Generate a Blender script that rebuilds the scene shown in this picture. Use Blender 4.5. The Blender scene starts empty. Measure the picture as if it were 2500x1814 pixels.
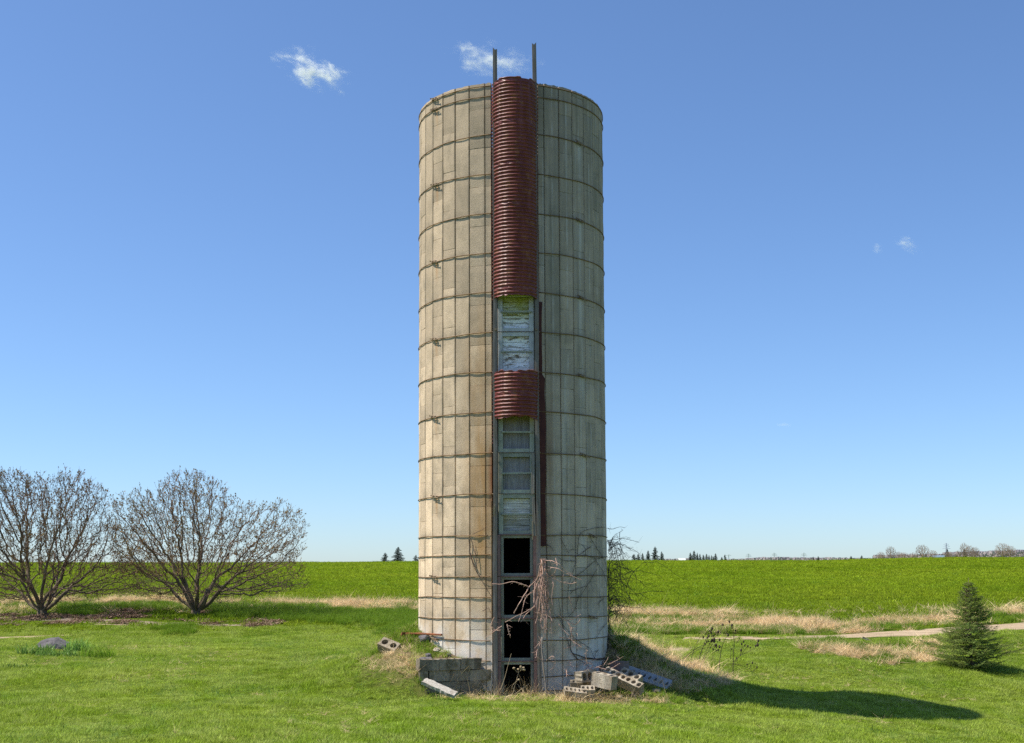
import bpy, math, random
import numpy as np
from mathutils import Vector, Matrix

# ------------------------------------------------------------------ camera, world, sun
SC = bpy.context.scene
COL = SC.collection
F, TH, RO, PX, PY = 3069.8, 0.0839, -0.00433, 1250.0, 1160.5     # photo is 2500 x 1814
EYE = np.array([-0.008, -24.94, 2.08])
_Fv = np.array([0, math.cos(TH), math.sin(TH)]); _R0 = np.array([1.0, 0, 0]); _U0 = np.cross(_R0, _Fv)
_Rv = math.cos(RO) * _R0 + math.sin(RO) * _U0
_Uv = -math.sin(RO) * _R0 + math.cos(RO) * _U0
cam = bpy.data.cameras.new("camera"); co = bpy.data.objects.new("camera", cam); COL.objects.link(co)
cam.sensor_width = 36; cam.lens = 36 * F / 2500
cam.shift_y = (PY - 907) / 2500; cam.clip_end = 9000; cam.clip_start = 0.1
m = Matrix(((_Rv[0], _Uv[0], -_Fv[0], EYE[0]), (_Rv[1], _Uv[1], -_Fv[1], EYE[1]), (_Rv[2], _Uv[2], -_Fv[2], EYE[2]), (0, 0, 0, 1)))
co.matrix_world = m
SC.camera = co

SUN_EL = math.radians(58.2)
SAZ = math.radians(5.0)
SUND = Vector((-math.cos(SAZ) * math.cos(SUN_EL), -math.sin(SAZ) * math.cos(SUN_EL), math.sin(SUN_EL)))
W = bpy.data.worlds.new("World"); SC.world = W; W.use_nodes = True
nt = W.node_tree
sky = nt.nodes.new("ShaderNodeTexSky"); sky.sky_type = 'NISHITA'; sky.sun_disc = False
sky.sun_elevation = SUN_EL; sky.sun_rotation = math.radians(265)
sky.air_density = 1.2; sky.dust_density = 4.0; sky.ozone_density = 8.5; sky.altitude = 2500
bg = nt.nodes["Background"]; bg.inputs[1].default_value = 0.123
nt.links.new(sky.outputs[0], bg.inputs[0])
sl = bpy.data.lights.new("sun", 'SUN'); sl.energy = 5.0; sl.angle = math.radians(0.53); sl.color = (1.0, 0.94, 0.84)
so = bpy.data.objects.new("sun", sl); COL.objects.link(so)
so.rotation_euler = SUND.to_track_quat('Z', 'Y').to_euler()
SC.view_settings.view_transform = 'Standard'; SC.view_settings.look = 'None'
SC.view_settings.gamma = 1.0; SC.view_settings.exposure = 0.5
SC.render.engine = 'CYCLES'
SC.cycles.max_bounces = 6; SC.cycles.diffuse_bounces = 3; SC.cycles.transmission_bounces = 3
SC.cycles.volume_bounces = 2; SC.cycles.caustics_reflective = False; SC.cycles.caustics_refractive = False
SC.cycles.use_denoising = False

rng = np.random.default_rng(7)
rnd = random.Random(11)

# ------------------------------------------------------------------ projection helpers
def proj(P):
    d = np.asarray(P, float) - EYE
    w = d @ _Fv
    return np.stack([PX + F * (d @ _Rv) / w, PY - F * (d @ _Uv) / w], -1)
def ray(px, py):
    v = _Fv + _Rv * (px - PX) / F + _Uv * (PY - py) / F
    return v / np.linalg.norm(v)
def at(px, py, Y):
    v = ray(px, py); t = (Y - EYE[1]) / v[1]
    return EYE + v * t
def hash2(ix, iy, seed):
    h = (ix.astype(np.int64) * 374761393 + iy.astype(np.int64) * 668265263 + seed * 1442695041) & 0x7fffffff
    h = ((h ^ (h >> 13)) * 1274126177) & 0x7fffffff
    return ((h ^ (h >> 16)) & 0xffff) / 65535.0
def vnoise(x, y, s, seed=0):
    x = np.asarray(x, float) * s + 1000.3; y = np.asarray(y, float) * s + 1000.7
    ix = np.floor(x); iy = np.floor(y); fx = x - ix; fy = y - iy
    fx = fx * fx * (3 - 2 * fx); fy = fy * fy * (3 - 2 * fy)
    a = hash2(ix, iy, seed); b = hash2(ix + 1, iy, seed); c = hash2(ix, iy + 1, seed); d = hash2(ix + 1, iy + 1, seed)
    return (a * (1 - fx) + b * fx) * (1 - fy) + (c * (1 - fx) + d * fx) * fy
def fnoise(x, y, s, seed=0, n=4):
    t = 0; a = 0.5; tot = 0
    for k in range(n):
        t = t + a * vnoise(x, y, s * 2 ** k, seed + k * 17); tot += a; a *= 0.5
    return t / tot

# ------------------------------------------------------------------ terrain heights
def zy(d, y): return EYE[2] - (y - 1418.8) / F * d
_ks = [
 (-0.28, [(5, .1), (14, .05), (22, .14), (26, .26), (30, zy(30, 1588)), (36, zy(36, 1556)), (38, zy(38, 1530)), (41.5, zy(41.5, 1499)),
          (45, zy(45, 1480)), (48, zy(48, 1460)), (70, zy(70, 1425)), (200, zy(200, 1371)), (240, 5.4), (330, 6.0), (600, 10.6), (1000, 16), (6000, 16)]),
 (-0.10, [(5, .1), (14, .02), (23, .02), (27, .2), (30, .38), (36, zy(36, 1548)), (38, zy(38, 1530)), (41.5, zy(41.5, 1510)),
          (45, zy(45, 1486)), (48, zy(48, 1472)), (70, zy(70, 1432)), (200, zy(200, 1370)), (240, 5.4), (330, 6.0), (600, 10.6), (1000, 16), (6000, 16)]),
 (0.0, [(5, .1), (14, 0), (23.2, 0), (27, .2), (30, .3), (36, zy(36, 1566)), (38, zy(38, 1552)), (41.5, zy(41.5, 1528)),
          (45, zy(45, 1495)), (48, zy(48, 1484)), (70, zy(70, 1440)), (200, zy(200, 1371)), (240, 5.4), (330, 6.0), (600, 10.6), (1000, 16), (6000, 16)]),
 (0.10, [(5, -.1), (14, -.12), (23.2, -.08), (28.5, -.06), (31, .12), (36, zy(36, 1570)), (38, zy(38, 1554)), (41.5, zy(41.5, 1535)),
          (45, zy(45, 1502)), (48, zy(48, 1490)), (70, zy(70, 1444)), (200, zy(200, 1373)), (240, 5.4), (330, 6.0), (600, 10.6), (1000, 16), (6000, 16)]),
 (0.23, [(5, -.4), (14, -.38), (20, -.33), (25, -.34), (29, -.30), (32, -.02), (35, zy(35, 1582)), (37.5, zy(37.5, 1558)), (39, zy(39, 1549)),
          (42, zy(42, 1530)), (44, zy(44, 1510)), (48, zy(48, 1494)), (70, zy(70, 1445)), (200, zy(200, 1373)), (240, 5.4), (330, 6.0), (600, 10.6), (1000, 16), (6000, 16)]),
 (0.36, [(5, -.6), (14, -.62), (20, -.6), (25.5, zy(25.5, 1739)), (28.5, -.50), (31.5, zy(31.5, 1633)), (34, zy(34, 1598)), (37, zy(37, 1552)),
          (39.5, zy(39.5, 1534)), (41, zy(41, 1526)), (44, zy(44, 1502)), (48, zy(48, 1487)), (70, zy(70, 1440)), (200, zy(200, 1367)), (240, 5.8), (330, 6.4), (600, 11.5), (1000, 18), (6000, 18)]),
 (0.48, [(5, -.8), (14, -.95), (20, -1.0), (25.5, -.95), (31.5, -.6), (34, -.2), (37, .5),
          (39.5, .72), (41, .85), (44, 1.0), (48, 1.1), (70, 1.65), (200, 5.2), (240, 6.0), (330, 6.8), (600, 12), (1000, 18), (6000, 18)]),
]
_us = np.array([k[0] for k in _ks])
RS = 1.86
_phs = np.array([-180, -120, -90, -60, -40, -25, -14, 22, 45, 70, 90, 115, 150, 180.0])
_rs = np.array([1.86, 2.5, 3.2, 4.2, 5.8])
_mh = np.array([[1.0, .9, .8, .5, 0], [1.0, .85, .5, .18, 0], [1.12, .80, .36, .07, 0], [.92, .68, .28, .03, 0], [.72, .62, .18, 0, 0], [.62, .3, 0, 0, 0],
                [0, 0, 0, 0, 0], [0, 0, 0, 0, 0], [.12, .1, .02, 0, 0], [.66, .48, .25, .05, 0], [1.12, .85, .45, .10, 0], [1.15, .92, .55, .2, 0],
                [1.05, .9, .65, .3, 0], [1.0, .9, .8, .5, 0]])
WA, WB = np.array([-0.62, -1.80]), np.array([-1.66, -2.22])      # retaining wall line
def height(x, y, mound=True):
    x = np.asarray(x, float); y = np.asarray(y, float)
    d = y - EYE[1]; u = x / np.maximum(d, 9)
    dd = np.maximum(d, 1)
    prof = np.stack([np.interp(dd, [p[0] for p in k[1]], [p[1] for p in k[1]]) for k in _ks], 0)
    # smooth the knots a little
    prof2 = np.stack([np.interp(dd + 1.2, [p[0] for p in k[1]], [p[1] for p in k[1]]) for k in _ks], 0)
    prof3 = np.stack([np.interp(np.maximum(dd - 1.2, 1), [p[0] for p in k[1]], [p[1] for p in k[1]]) for k in _ks], 0)
    prof = .5 * prof + .25 * prof2 + .25 * prof3
    uc = np.clip(u, _us[0], _us[-1])
    i = np.clip(np.searchsorted(_us, uc) - 1, 0, len(_us) - 2)
    t = (uc - _us[i]) / (_us[i + 1] - _us[i]); t = t * t * (3 - 2 * t) * .5 + t * .5
    z0 = np.take_along_axis(prof, i[None, ...], 0)[0]; z1 = np.take_along_axis(prof, (i + 1)[None, ...], 0)[0]
    z = z0 * (1 - t) + z1 * t
    near = np.clip((60 - d) / 30, 0, 1)
    z = z + near * ((fnoise(x, y, .35, 3) - .5) * .10 + (fnoise(x, y, 1.3, 5) - .5) * .035)
    z = z + (1 - near) * ((fnoise(x, y, .03, 9) - .5) * .5 + (fnoise(x, y, .25, 8) - .5) * .08)
    if mound:
        r = np.hypot(x, y); ph = np.degrees(np.arctan2(x, -y))
        j = np.clip(np.searchsorted(_phs, ph) - 1, 0, len(_phs) - 2); tj = (ph - _phs[j]) / (_phs[j + 1] - _phs[j]); tj = np.clip(tj, 0, 1)
        rc = np.clip(r, _rs[0], _rs[-1]); k = np.clip(np.searchsorted(_rs, rc) - 1, 0, len(_rs) - 2); tk = (rc - _rs[k]) / (_rs[k + 1] - _rs[k])
        tk = np.clip(tk, 0, 1)
        h = (_mh[j, k] * (1 - tk) + _mh[j, k + 1] * tk) * (1 - tj) + (_mh[j + 1, k] * (1 - tk) + _mh[j + 1, k + 1] * tk) * tj
        # soil cut off by the block wall
        n = np.array([-(WB - WA)[1], (WB - WA)[0]]); n = n / np.linalg.norm(n)
        s = (x - WA[0]) * n[0] + (y - WA[1]) * n[1]
        al = ((x - WA[0]) * (WB - WA)[0] + (y - WA[1]) * (WB - WA)[1]) / np.dot(WB - WA, WB - WA)
        front = np.clip(s / .07 + .5, 0, 1) * np.clip((1.05 - al) / .1, 0, 1) * np.clip((al + .5) / .1, 0, 1)
        h = h * (1 - front)
        h = h * (1 + .25 * (fnoise(x, y, 2.2, 21) - .5)) + np.where(h > .02, (fnoise(x, y, 5, 22) - .5) * .08, 0)
        h = np.where(r < RS - .05, 0, h)
        z = z + h
    return z
def hz(x, y): return float(height(np.array([x]), np.array([y]))[0])
def gnd(px, py, d0=15.0, d1=300.0):
    v = ray(px, py); v = v / v[1]
    ds = np.concatenate([np.arange(d0, 60, .05), np.arange(60, d1, 1)])
    P = EYE[None] + v[None] * ds[:, None]
    f = P[:, 2] - height(P[:, 0], P[:, 1])
    i = np.argmax(f < 0)
    return P[i]

# ------------------------------------------------------------------ mesh helpers
class MB:
    def __init__(s): s.v = []; s.f = []; s.c = []
    def add(s, vs, fs, c=None):
        o = len(s.v); s.v += [tuple(map(float, p)) for p in vs]
        s.f += [tuple(o + i for i in q) for q in fs]
        s.c += [c if c is not None else 0.5] * len(fs)
    def box(s, c, sz, rot=None, col=None, jit=0.0, taper=0):
        hx, hy, hzz = sz[0] / 2, sz[1] / 2, sz[2] / 2
        vs = []
        for dz in (-1, 1):
            for dx, dy in ((-1, -1), (1, -1), (1, 1), (-1, 1)):
                k = 1 - taper * (dz > 0)
                p = Vector((dx * hx * k + rnd.uniform(-jit, jit), dy * hy * k + rnd.uniform(-jit, jit), dz * hzz + rnd.uniform(-jit, jit)))
                if rot is not None: p = rot @ p
                vs.append((p.x + c[0], p.y + c[1], p.z + c[2]))
        s.add(vs, [(0, 3, 2, 1), (4, 5, 6, 7), (0, 1, 5, 4), (1, 2, 6, 5), (2, 3, 7, 6), (3, 0, 4, 7)], col)
    def tube(s, pts, rad, n=5, col=None, cap=True):
        P = np.array(pts, float); m_ = len(P)
        if m_ < 2: return
        if np.isscalar(rad): rad = [rad] * m_
        T = np.gradient(P, axis=0); T /= np.maximum(np.linalg.norm(T, axis=1), 1e-9)[:, None]
        a = np.array([0.13, 0.31, 0.94]) if abs(T[0][2]) < .9 else np.array([.95, .2, .1])
        U = np.cross(T, a); U /= np.maximum(np.linalg.norm(U, axis=1), 1e-9)[:, None]
        V = np.cross(T, U)
        ang = np.arange(n) * 2 * math.pi / n
        R_ = np.array(rad)[:, None, None]
        vs = (P[:, None] + R_ * (np.cos(ang)[None, :, None] * U[:, None] + np.sin(ang)[None, :, None] * V[:, None])).reshape(-1, 3)
        fs = [(i * n + j, i * n + (j + 1) % n, (i + 1) * n + (j + 1) % n, (i + 1) * n + j) for i in range(m_ - 1) for j in range(n)]
        if cap: fs += [tuple(range(n))[::-1], tuple((m_ - 1) * n + j for j in range(n))]
        s.add(vs, fs, col)
    def blob(s, c, sz, seed=0, rot=None, n=10, rough=.25, col=None, flat=0):
        vs = []; fs = []; r_ = random.Random(seed)
        off = r_.uniform(0, 50); cuts = [Vector((r_.gauss(0, 1), r_.gauss(0, 1), r_.gauss(0, 1))).normalized() for _ in range(9)] if rough > .1 else []
        for i in range(n + 1):
            th = math.pi * i / n
            for j in range(n * 2):
                ph = math.pi * j / n
                p = Vector((math.sin(th) * math.cos(ph), math.sin(th) * math.sin(ph), math.cos(th)))
                from mathutils import noise
                k = 1 + rough * (noise.noise(p * 1.3 + Vector((off, 0, 0))) * 1.6 + noise.noise(p * 3.1 + Vector((0, off, 0))) * .6)
                q = Vector((p.x * sz[0] * k, p.y * sz[1] * k, p.z * sz[2] * k))
                # cut by some planes to make it stony
                for nn in cuts:
                    e_ = q.x / sz[0] * nn.x + q.y / sz[1] * nn.y + q.z / sz[2] * nn.z
                    if e_ > .78: q = q - Vector((nn.x * sz[0], nn.y * sz[1], nn.z * sz[2])) * (e_ - .78)
                if rot is not None: q = rot @ q
                vs.append((q.x + c[0], q.y + c[1], q.z + c[2]))
        for i in range(n):
            for j in range(n * 2):
                a = i * n * 2 + j; b = i * n * 2 + (j + 1) % (n * 2)
                fs.append((a, a + n * 2, b + n * 2, b))
        s.add(vs, fs, col)
    def mesh(s, name, mat, smooth=False):
        me = bpy.data.meshes.new(name); me.from_pydata(s.v, [], s.f)
        if mat is not None: me.materials.append(mat)
        at_ = me.attributes.new("shade", 'FLOAT', 'FACE')
        at_.data.foreach_set("value", np.array(s.c, dtype=np.float32))
        if smooth: me.polygons.foreach_set("use_smooth", [True] * len(me.polygons))
        me.update(); return me
    def build(s, name, mat, parent=None, smooth=False, loc=None, bevel=0):
        o = bpy.data.objects.new(name, s.mesh(name, mat, smooth)); COL.objects.link(o)
        if parent is not None: o.parent = parent
        if loc is not None: o.location = loc
        if bevel:
            b = o.modifiers.new("bevel", 'BEVEL'); b.width = bevel; b.segments = 2; b.limit_method = 'ANGLE'
        return o
def tag(o, label=None, cat=None, group=None, kind=None):
    if label: o['label'] = label
    if cat: o['category'] = cat
    if group: o['group'] = group
    if kind: o['kind'] = kind
    return o
def empty(name, loc=(0, 0, 0), rz=0):
    o = bpy.data.objects.new(name, None); COL.objects.link(o); o.location = loc; o.rotation_euler = (0, 0, rz); o.empty_display_size = .2
    return o
def copy_tree(o, parent=None):
    c = o.copy(); COL.objects.link(c); c.parent = parent
    for ch in list(o.children): copy_tree(ch, c)
    return c
def set_loc(o, p): o.location = (float(p[0]), float(p[1]), float(p[2]))

# ------------------------------------------------------------------ materials
class NT:
    def __init__(s, name):
        s.m = bpy.data.materials.new(name); s.m.use_nodes = True; s.t = s.m.node_tree
        s.b = s.t.nodes["Principled BSDF"]; s.out = s.t.nodes["Material Output"]
    def n(s, typ, **kw):
        n = s.t.nodes.new(typ)
        for k, v in kw.items(): setattr(n, k, v)
        return n
    def l(s, a, b): s.t.links.new(a, b)
    def coord(s, kind='Object', scale=(1, 1, 1)):
        tc = s.n("ShaderNodeTexCoord"); mp = s.n("ShaderNodeMapping"); mp.inputs['Scale'].default_value = scale
        s.l(tc.outputs[kind], mp.inputs[0]); return mp.outputs[0]
    def pos(s):
        return s.n("ShaderNodeNewGeometry").outputs['Position']
    def noise(s, vec, scale, detail=4, rough=.55, dist=0):
        n = s.n("ShaderNodeTexNoise"); n.inputs['Scale'].default_value = scale; n.inputs['Detail'].default_value = detail
        n.inputs['Roughness'].default_value = rough; n.inputs['Distortion'].default_value = dist
        if vec is not None: s.l(vec, n.inputs['Vector'])
        return n.outputs[0]
    def ramp(s, fac, stops, interp='LINEAR'):
        r = s.n("ShaderNodeValToRGB"); r.color_ramp.interpolation = interp
        while len(r.color_ramp.elements) < len(stops): r.color_ramp.elements.new(.5)
        for e, (p, c) in zip(r.color_ramp.elements, stops):
            e.position = p; e.color = (c, c, c, 1) if not hasattr(c, '__len__') else tuple(c) + (1,)
        s.l(fac, r.inputs[0]); return r.outputs[0]
    def mix(s, fac, a, b, mode='MIX'):
        n = s.n("ShaderNodeMix", data_type='RGBA', blend_type=mode)
        for sock, v in ((n.inputs[0], fac), (n.inputs[6], a), (n.inputs[7], b)):
            if hasattr(v, 'links') or isinstance(v, bpy.types.NodeSocket): s.l(v, sock)
            elif hasattr(v, '__len__'): sock.default_value = tuple(v) + (1,)
            else: sock.default_value = v
        return n.outputs[2]
    def math(s, op, a, b=0.0, c=None, clamp=False):
        n = s.n("ShaderNodeMath", operation=op); n.use_clamp = clamp
        for sock, v in zip(n.inputs, (a, b) if c is None else (a, b, c)):
            if isinstance(v, bpy.types.NodeSocket): s.l(v, sock)
            else: sock.default_value = v
        return n.outputs[0]
    def attr(s, name="shade"):
        a = s.n("ShaderNodeAttribute"); a.attribute_name = name; return a.outputs['Fac']
    def objrand(s): return s.n("ShaderNodeObjectInfo").outputs['Random']
    def bump(s, h, dist=.01, strength=1.0):
        b = s.n("ShaderNodeBump"); b.inputs['Distance'].default_value = dist; b.inputs['Strength'].default_value = strength
        s.l(h, b.inputs['Height']); s.l(b.outputs[0], s.b.inputs['Normal']); return b
    def set(s, color=None, rough=None, metal=None, spec=None):
        for k, v in (('Base Color', color), ('Roughness', rough), ('Metallic', metal), ('Specular IOR Level', spec)):
            if v is None: continue
            if isinstance(v, bpy.types.NodeSocket): s.l(v, s.b.inputs[k])
            elif hasattr(v, '__len__'): s.b.inputs[k].default_value = tuple(v) + (1,)
            else: s.b.inputs[k].default_value = v
        return s.m

def simple_mat(name, c1, c2, scale=8, rough=.85, bump=.004, detail=5, stretch=(1, 1, 1), metal=0, shade_amt=.0, spec=.3):
    t = NT(name); v = t.coord('Object', stretch)
    f = t.ramp(t.noise(v, scale, detail, .6), [(.3, 0.0), (.7, 1.0)])
    c = t.mix(f, c1, c2)
    if shade_amt:
        k = t.math('MULTIPLY_ADD', t.attr(), 2 * shade_amt, 1 - shade_amt)
        c = t.mix(1.0, c, k, 'MULTIPLY')
    t.set(c, rough, metal, spec)
    if bump: t.bump(t.noise(v, scale * 5, 5, .7), bump, .8)
    return t.m

def leaf_mat(name, ca, cb, cc, trans=.35, patch=.35, rough=.6, huevar=.25, spec=.10):
    """ca..cb patch scale colours, cc random blades"""
    t = NT(name); p = t.pos()
    f1 = t.ramp(t.noise(p, patch, 3, .6), [(.35, 0.0), (.65, 1.0)])
    c = t.mix(f1, ca, cb)
    f2 = t.ramp(t.noise(p, patch * 6, 3, .6), [(.4, 0.0), (.75, .7)])
    c = t.mix(f2, c, cc)
    at_ = t.attr("shade")
    c = t.mix(1.0, c, t.math('MULTIPLY_ADD', t.objrand(), .5, .75), 'MULTIPLY')
    k = t.math('MULTIPLY_ADD', at_, 2 * huevar, 1 - huevar)
    c = t.mix(1.0, c, k, 'MULTIPLY')
    t.set(c, rough, 0, spec)
    tr = t.n("ShaderNodeBsdfTranslucent"); t.l(c, tr.inputs[0])
    mx = t.n("ShaderNodeMixShader"); mx.inputs[0].default_value = trans
    t.l(t.b.outputs[0], mx.inputs[1]); t.l(tr.outputs[0], mx.inputs[2]); t.l(mx.outputs[0], t.out.inputs[0])
    return t.m

M = {}
def mat_staves():
    t = NT("concrete_staves"); o = t.coord('Object'); p = t.pos()
    sep = t.n("ShaderNodeSeparateXYZ"); t.l(p, sep.inputs[0]); X, Y_, Z = sep.outputs
    sp = t.ramp(t.noise(o, 75, 3, .8), [(.33, 0.0), (.66, 1.0)])
    base = t.mix(sp, (.42, .315, .205), (.90, .70, .48))
    # tone of each stave
    k = t.math('MULTIPLY_ADD', t.attr(), .42, .76)
    base = t.mix(1.0, base, k, 'MULTIPLY')
    # grime high up, especially on the weather side
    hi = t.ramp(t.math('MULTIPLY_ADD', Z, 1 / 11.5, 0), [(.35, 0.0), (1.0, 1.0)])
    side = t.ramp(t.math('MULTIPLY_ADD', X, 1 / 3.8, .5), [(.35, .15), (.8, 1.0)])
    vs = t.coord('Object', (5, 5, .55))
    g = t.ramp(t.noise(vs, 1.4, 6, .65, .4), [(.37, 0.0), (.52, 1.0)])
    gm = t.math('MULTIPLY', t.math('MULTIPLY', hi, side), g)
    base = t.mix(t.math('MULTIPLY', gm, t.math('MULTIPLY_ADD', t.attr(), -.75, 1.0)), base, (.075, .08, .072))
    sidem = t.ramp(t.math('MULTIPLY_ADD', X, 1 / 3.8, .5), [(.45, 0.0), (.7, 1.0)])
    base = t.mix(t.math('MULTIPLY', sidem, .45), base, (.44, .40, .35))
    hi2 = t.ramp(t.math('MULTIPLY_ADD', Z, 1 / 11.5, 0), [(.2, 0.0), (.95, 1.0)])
    base = t.mix(t.math('MULTIPLY', hi2, .60), base, (.33, .265, .18))  # olive-brown tone with height, also painting in the weaker sunlight near the chute
    mo = t.ramp(t.noise(t.coord('Object', (1.6, 1.6, 1.1)), 1.3, 6, .7, .3), [(.45, 0.0), (.7, 1.0)])
    base = t.mix(t.math('MULTIPLY', mo, .62), base, (.25, .205, .14))
    # white lime streaks below each hoop on the shaded side
    vs2 = t.coord('Object', (11, 11, .28))
    st = t.ramp(t.noise(vs2, 1.0, 3, .5, .1), [(.58, 0.0), (.72, 1.0)])
    base = t.mix(t.math('MULTIPLY', t.math('MULTIPLY', st, sidem), .33), base, (.60, .60, .55))
    # position across each stave, from the angle round the wall
    ang = t.math('MULTIPLY', t.math('ARCTAN2', X, t.math('MULTIPLY', Y_, -1.0)), 57.29578)
    fx = t.math('FRACT', t.math('MULTIPLY', t.math('ADD', ang, 340.4), 1 / 9.8485))
    bn = t.ramp(t.noise(t.coord('Object', (2, 2, 1.2)), 1.6, 4, .6), [(.42, 0.0), (.6, 1.0)])
    band = t.math('MULTIPLY', t.ramp(fx, [(.03, 0.0), (.07, 1.0), (.17, 0.0)]), bn)
    base = t.mix(t.math('MULTIPLY', t.math('MULTIPLY', band, sidem), .55), base, (.62, .60, .54))
    dk = t.math('MULTIPLY', t.ramp(fx, [(.80, 0.0), (.97, 1.0)]), t.ramp(t.noise(vs, 2.0, 4, .6), [(.45, 0.0), (.6, 1.0)]))
    base = t.mix(t.math('MULTIPLY', dk, .45), base, (.13, .12, .095))
    # rust runs under the castings on the left, lime runs on the right
    def run(phi, w, z0, per, ln_):
        a_ = t.ramp(t.math('ABSOLUTE', t.math('ADD', ang, -phi)), [(0.0, 1.0), (w / 2, .5), (w, 0.0)]) if False else t.math('SUBTRACT', 1.0, t.math('MULTIPLY', t.math('ABSOLUTE', t.math('ADD', ang, -phi)), 1 / w), clamp=True)
        f_ = t.math('FRACT', t.math('MULTIPLY', t.math('SUBTRACT', z0, Z), 1 / per))
        b_ = t.math('SUBTRACT', 1.0, t.math('MULTIPLY', f_, per / ln_), clamp=True)
        return t.math('MULTIPLY', t.math('MULTIPLY', a_, b_), t.ramp(t.noise(vs2, 1.3, 4, .6), [(.35, .2), (.6, 1.0)]))
    base = t.mix(t.math('MULTIPLY', run(-51.0, 2.2, 11.2, 1.509, .42), .85), base, (.42, .21, .07))
    base = t.mix(t.math('MULTIPLY', run(45.5, 4.2, 10.45, 1.509, 1.0), .6), base, (.66, .64, .58))
    base = t.mix(t.math('MULTIPLY', run(29.45, 1.2, 11.2, .7546, .6), .4), base, (.33, .17, .06))
    # grime above each hoop
    fz = t.math('FRACT', t.math('MULTIPLY', t.math('SUBTRACT', Z, 11.228), 1 / .7546))
    gh = t.math('MULTIPLY', t.ramp(fz, [(.0, 1.0), (.10, .35), (.25, 0.0)]), t.ramp(t.noise(o, 3.5, 5, .7), [(.42, 0.0), (.62, 1.0)]))
    base = t.mix(t.math('MULTIPLY', gh, .55), base, (.14, .125, .095))
    # pale base of the wall, the lowest 1.3 m
    low = t.ramp(t.math('MULTIPLY_ADD', Z, .3, .2), [(.48, 1.0), (.70, 0.0)])
    ln = t.ramp(t.noise(o, 1.7, 4, .6), [(.38, 0.0), (.52, 1.0)])
    base = t.mix(t.math('MULTIPLY', t.math('MULTIPLY', low, ln), .62), base, (.80, .77, .71))
    # ochre rust tint close to the chute, mid height
    dx = t.math('ABSOLUTE', t.math('ADD', X, .58))
    oc = t.ramp(dx, [(.0, 1.0), (.42, 0.0)])
    zz = t.ramp(t.math('MULTIPLY_ADD', Z, 1 / 11.5, 0), [(.10, .25), (.25, 1.0), (.5, .7), (.68, 0.0)])
    on = t.ramp(t.noise(vs, 1.1, 4, .6), [(.3, .3), (.6, 1.0)])
    fr = t.math('LESS_THAN', Y_, 0)
    ocf = t.math('MULTIPLY', t.math('MULTIPLY', t.math('MULTIPLY', oc, zz), on), fr)
    base = t.mix(t.math('MULTIPLY', ocf, .95), base, (.42, .235, .085))
    # rust streak right of the strip
    dx2 = t.math('ABSOLUTE', t.math('ADD', X, -.68))
    oc2 = t.ramp(dx2, [(.0, 1.0), (.16, 0.0)])
    zz2 = t.ramp(t.math('MULTIPLY_ADD', Z, 1 / 11.5, 0), [(.05, .7), (.40, 1.0), (.58, 0.0)])
    f3 = t.math('MULTIPLY', t.math('MULTIPLY', t.math('MULTIPLY', oc2, zz2), on), fr)
    base = t.mix(t.math('MULTIPLY', f3, .6), base, (.17, .085, .035))
    # red rust next to left post
    dx3 = t.ramp(t.math('ABSOLUTE', t.math('ADD', X, .37)), [(.0, 1.0), (.09, 0.0)])
    dz3 = t.ramp(t.math('ABSOLUTE', t.math('ADD', Z, -4.0)), [(.0, 1.0), (.5, .6), (.62, 0.0)])
    f4 = t.math('MULTIPLY', t.math('MULTIPLY', dx3, dz3), fr)
    base = t.mix(f4, base, (.22, .06, .02))
    # green algae low right
    al = t.ramp(t.noise(vs, .8, 4, .6), [(.5, 0.0), (.7, 1.0)])
    base = t.mix(t.math('MULTIPLY', t.math('MULTIPLY', al, sidem), .25), base, (.10, .13, .10))
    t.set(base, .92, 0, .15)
    t.bump(t.noise(o, 60, 5, .75), .006, .9)
    return t.m
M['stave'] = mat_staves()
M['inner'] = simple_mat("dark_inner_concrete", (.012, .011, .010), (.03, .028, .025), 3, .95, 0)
M['hoop'] = simple_mat("rusty_rod", (.24, .15, .065), (.12, .065, .03), 9, .8, .002)
M['hoop_dark'] = simple_mat("weathered_casting", (.14, .085, .045), (.32, .24, .15), 12, .8, .003)
def mat_chute():
    t = NT("oxide_red_corrugated_steel"); o = t.coord('Object', (1, 1, 1))
    f = t.ramp(t.noise(t.coord('Object', (3, 3, .8)), 2.2, 5, .65), [(.35, 0.0), (.7, 1.0)])
    c = t.mix(f, (.130, .024, .018), (.215, .052, .040))
    r = t.ramp(t.noise(o, 5.5, 6, .75), [(.54, 0.0), (.64, 1.0)])
    c = t.mix(t.math('MULTIPLY', r, .85), c, (.26, .10, .045))
    w = t.ramp(t.noise(o, 26, 4, .8), [(.68, 0.0), (.73, 1.0)])
    c = t.mix(t.math('MULTIPLY', w, .35), c, (.32, .24, .2))
    t.set(c, t.ramp(t.noise(o, 9, 4, .6), [(.3, .36), (.7, .58)]), 0, .42)
    t.bump(t.noise(o, 45, 5, .7), .0025, .7)
    return t.m
M['chute'] = mat_chute()
M['rust_red'] = simple_mat("dark_red_flange", (.055, .012, .010), (.10, .028, .016), 6, .7, .003)
M['rust_orange'] = simple_mat("bright_rust", (.30, .10, .035), (.12, .04, .02), 9, .85, .003)
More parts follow.
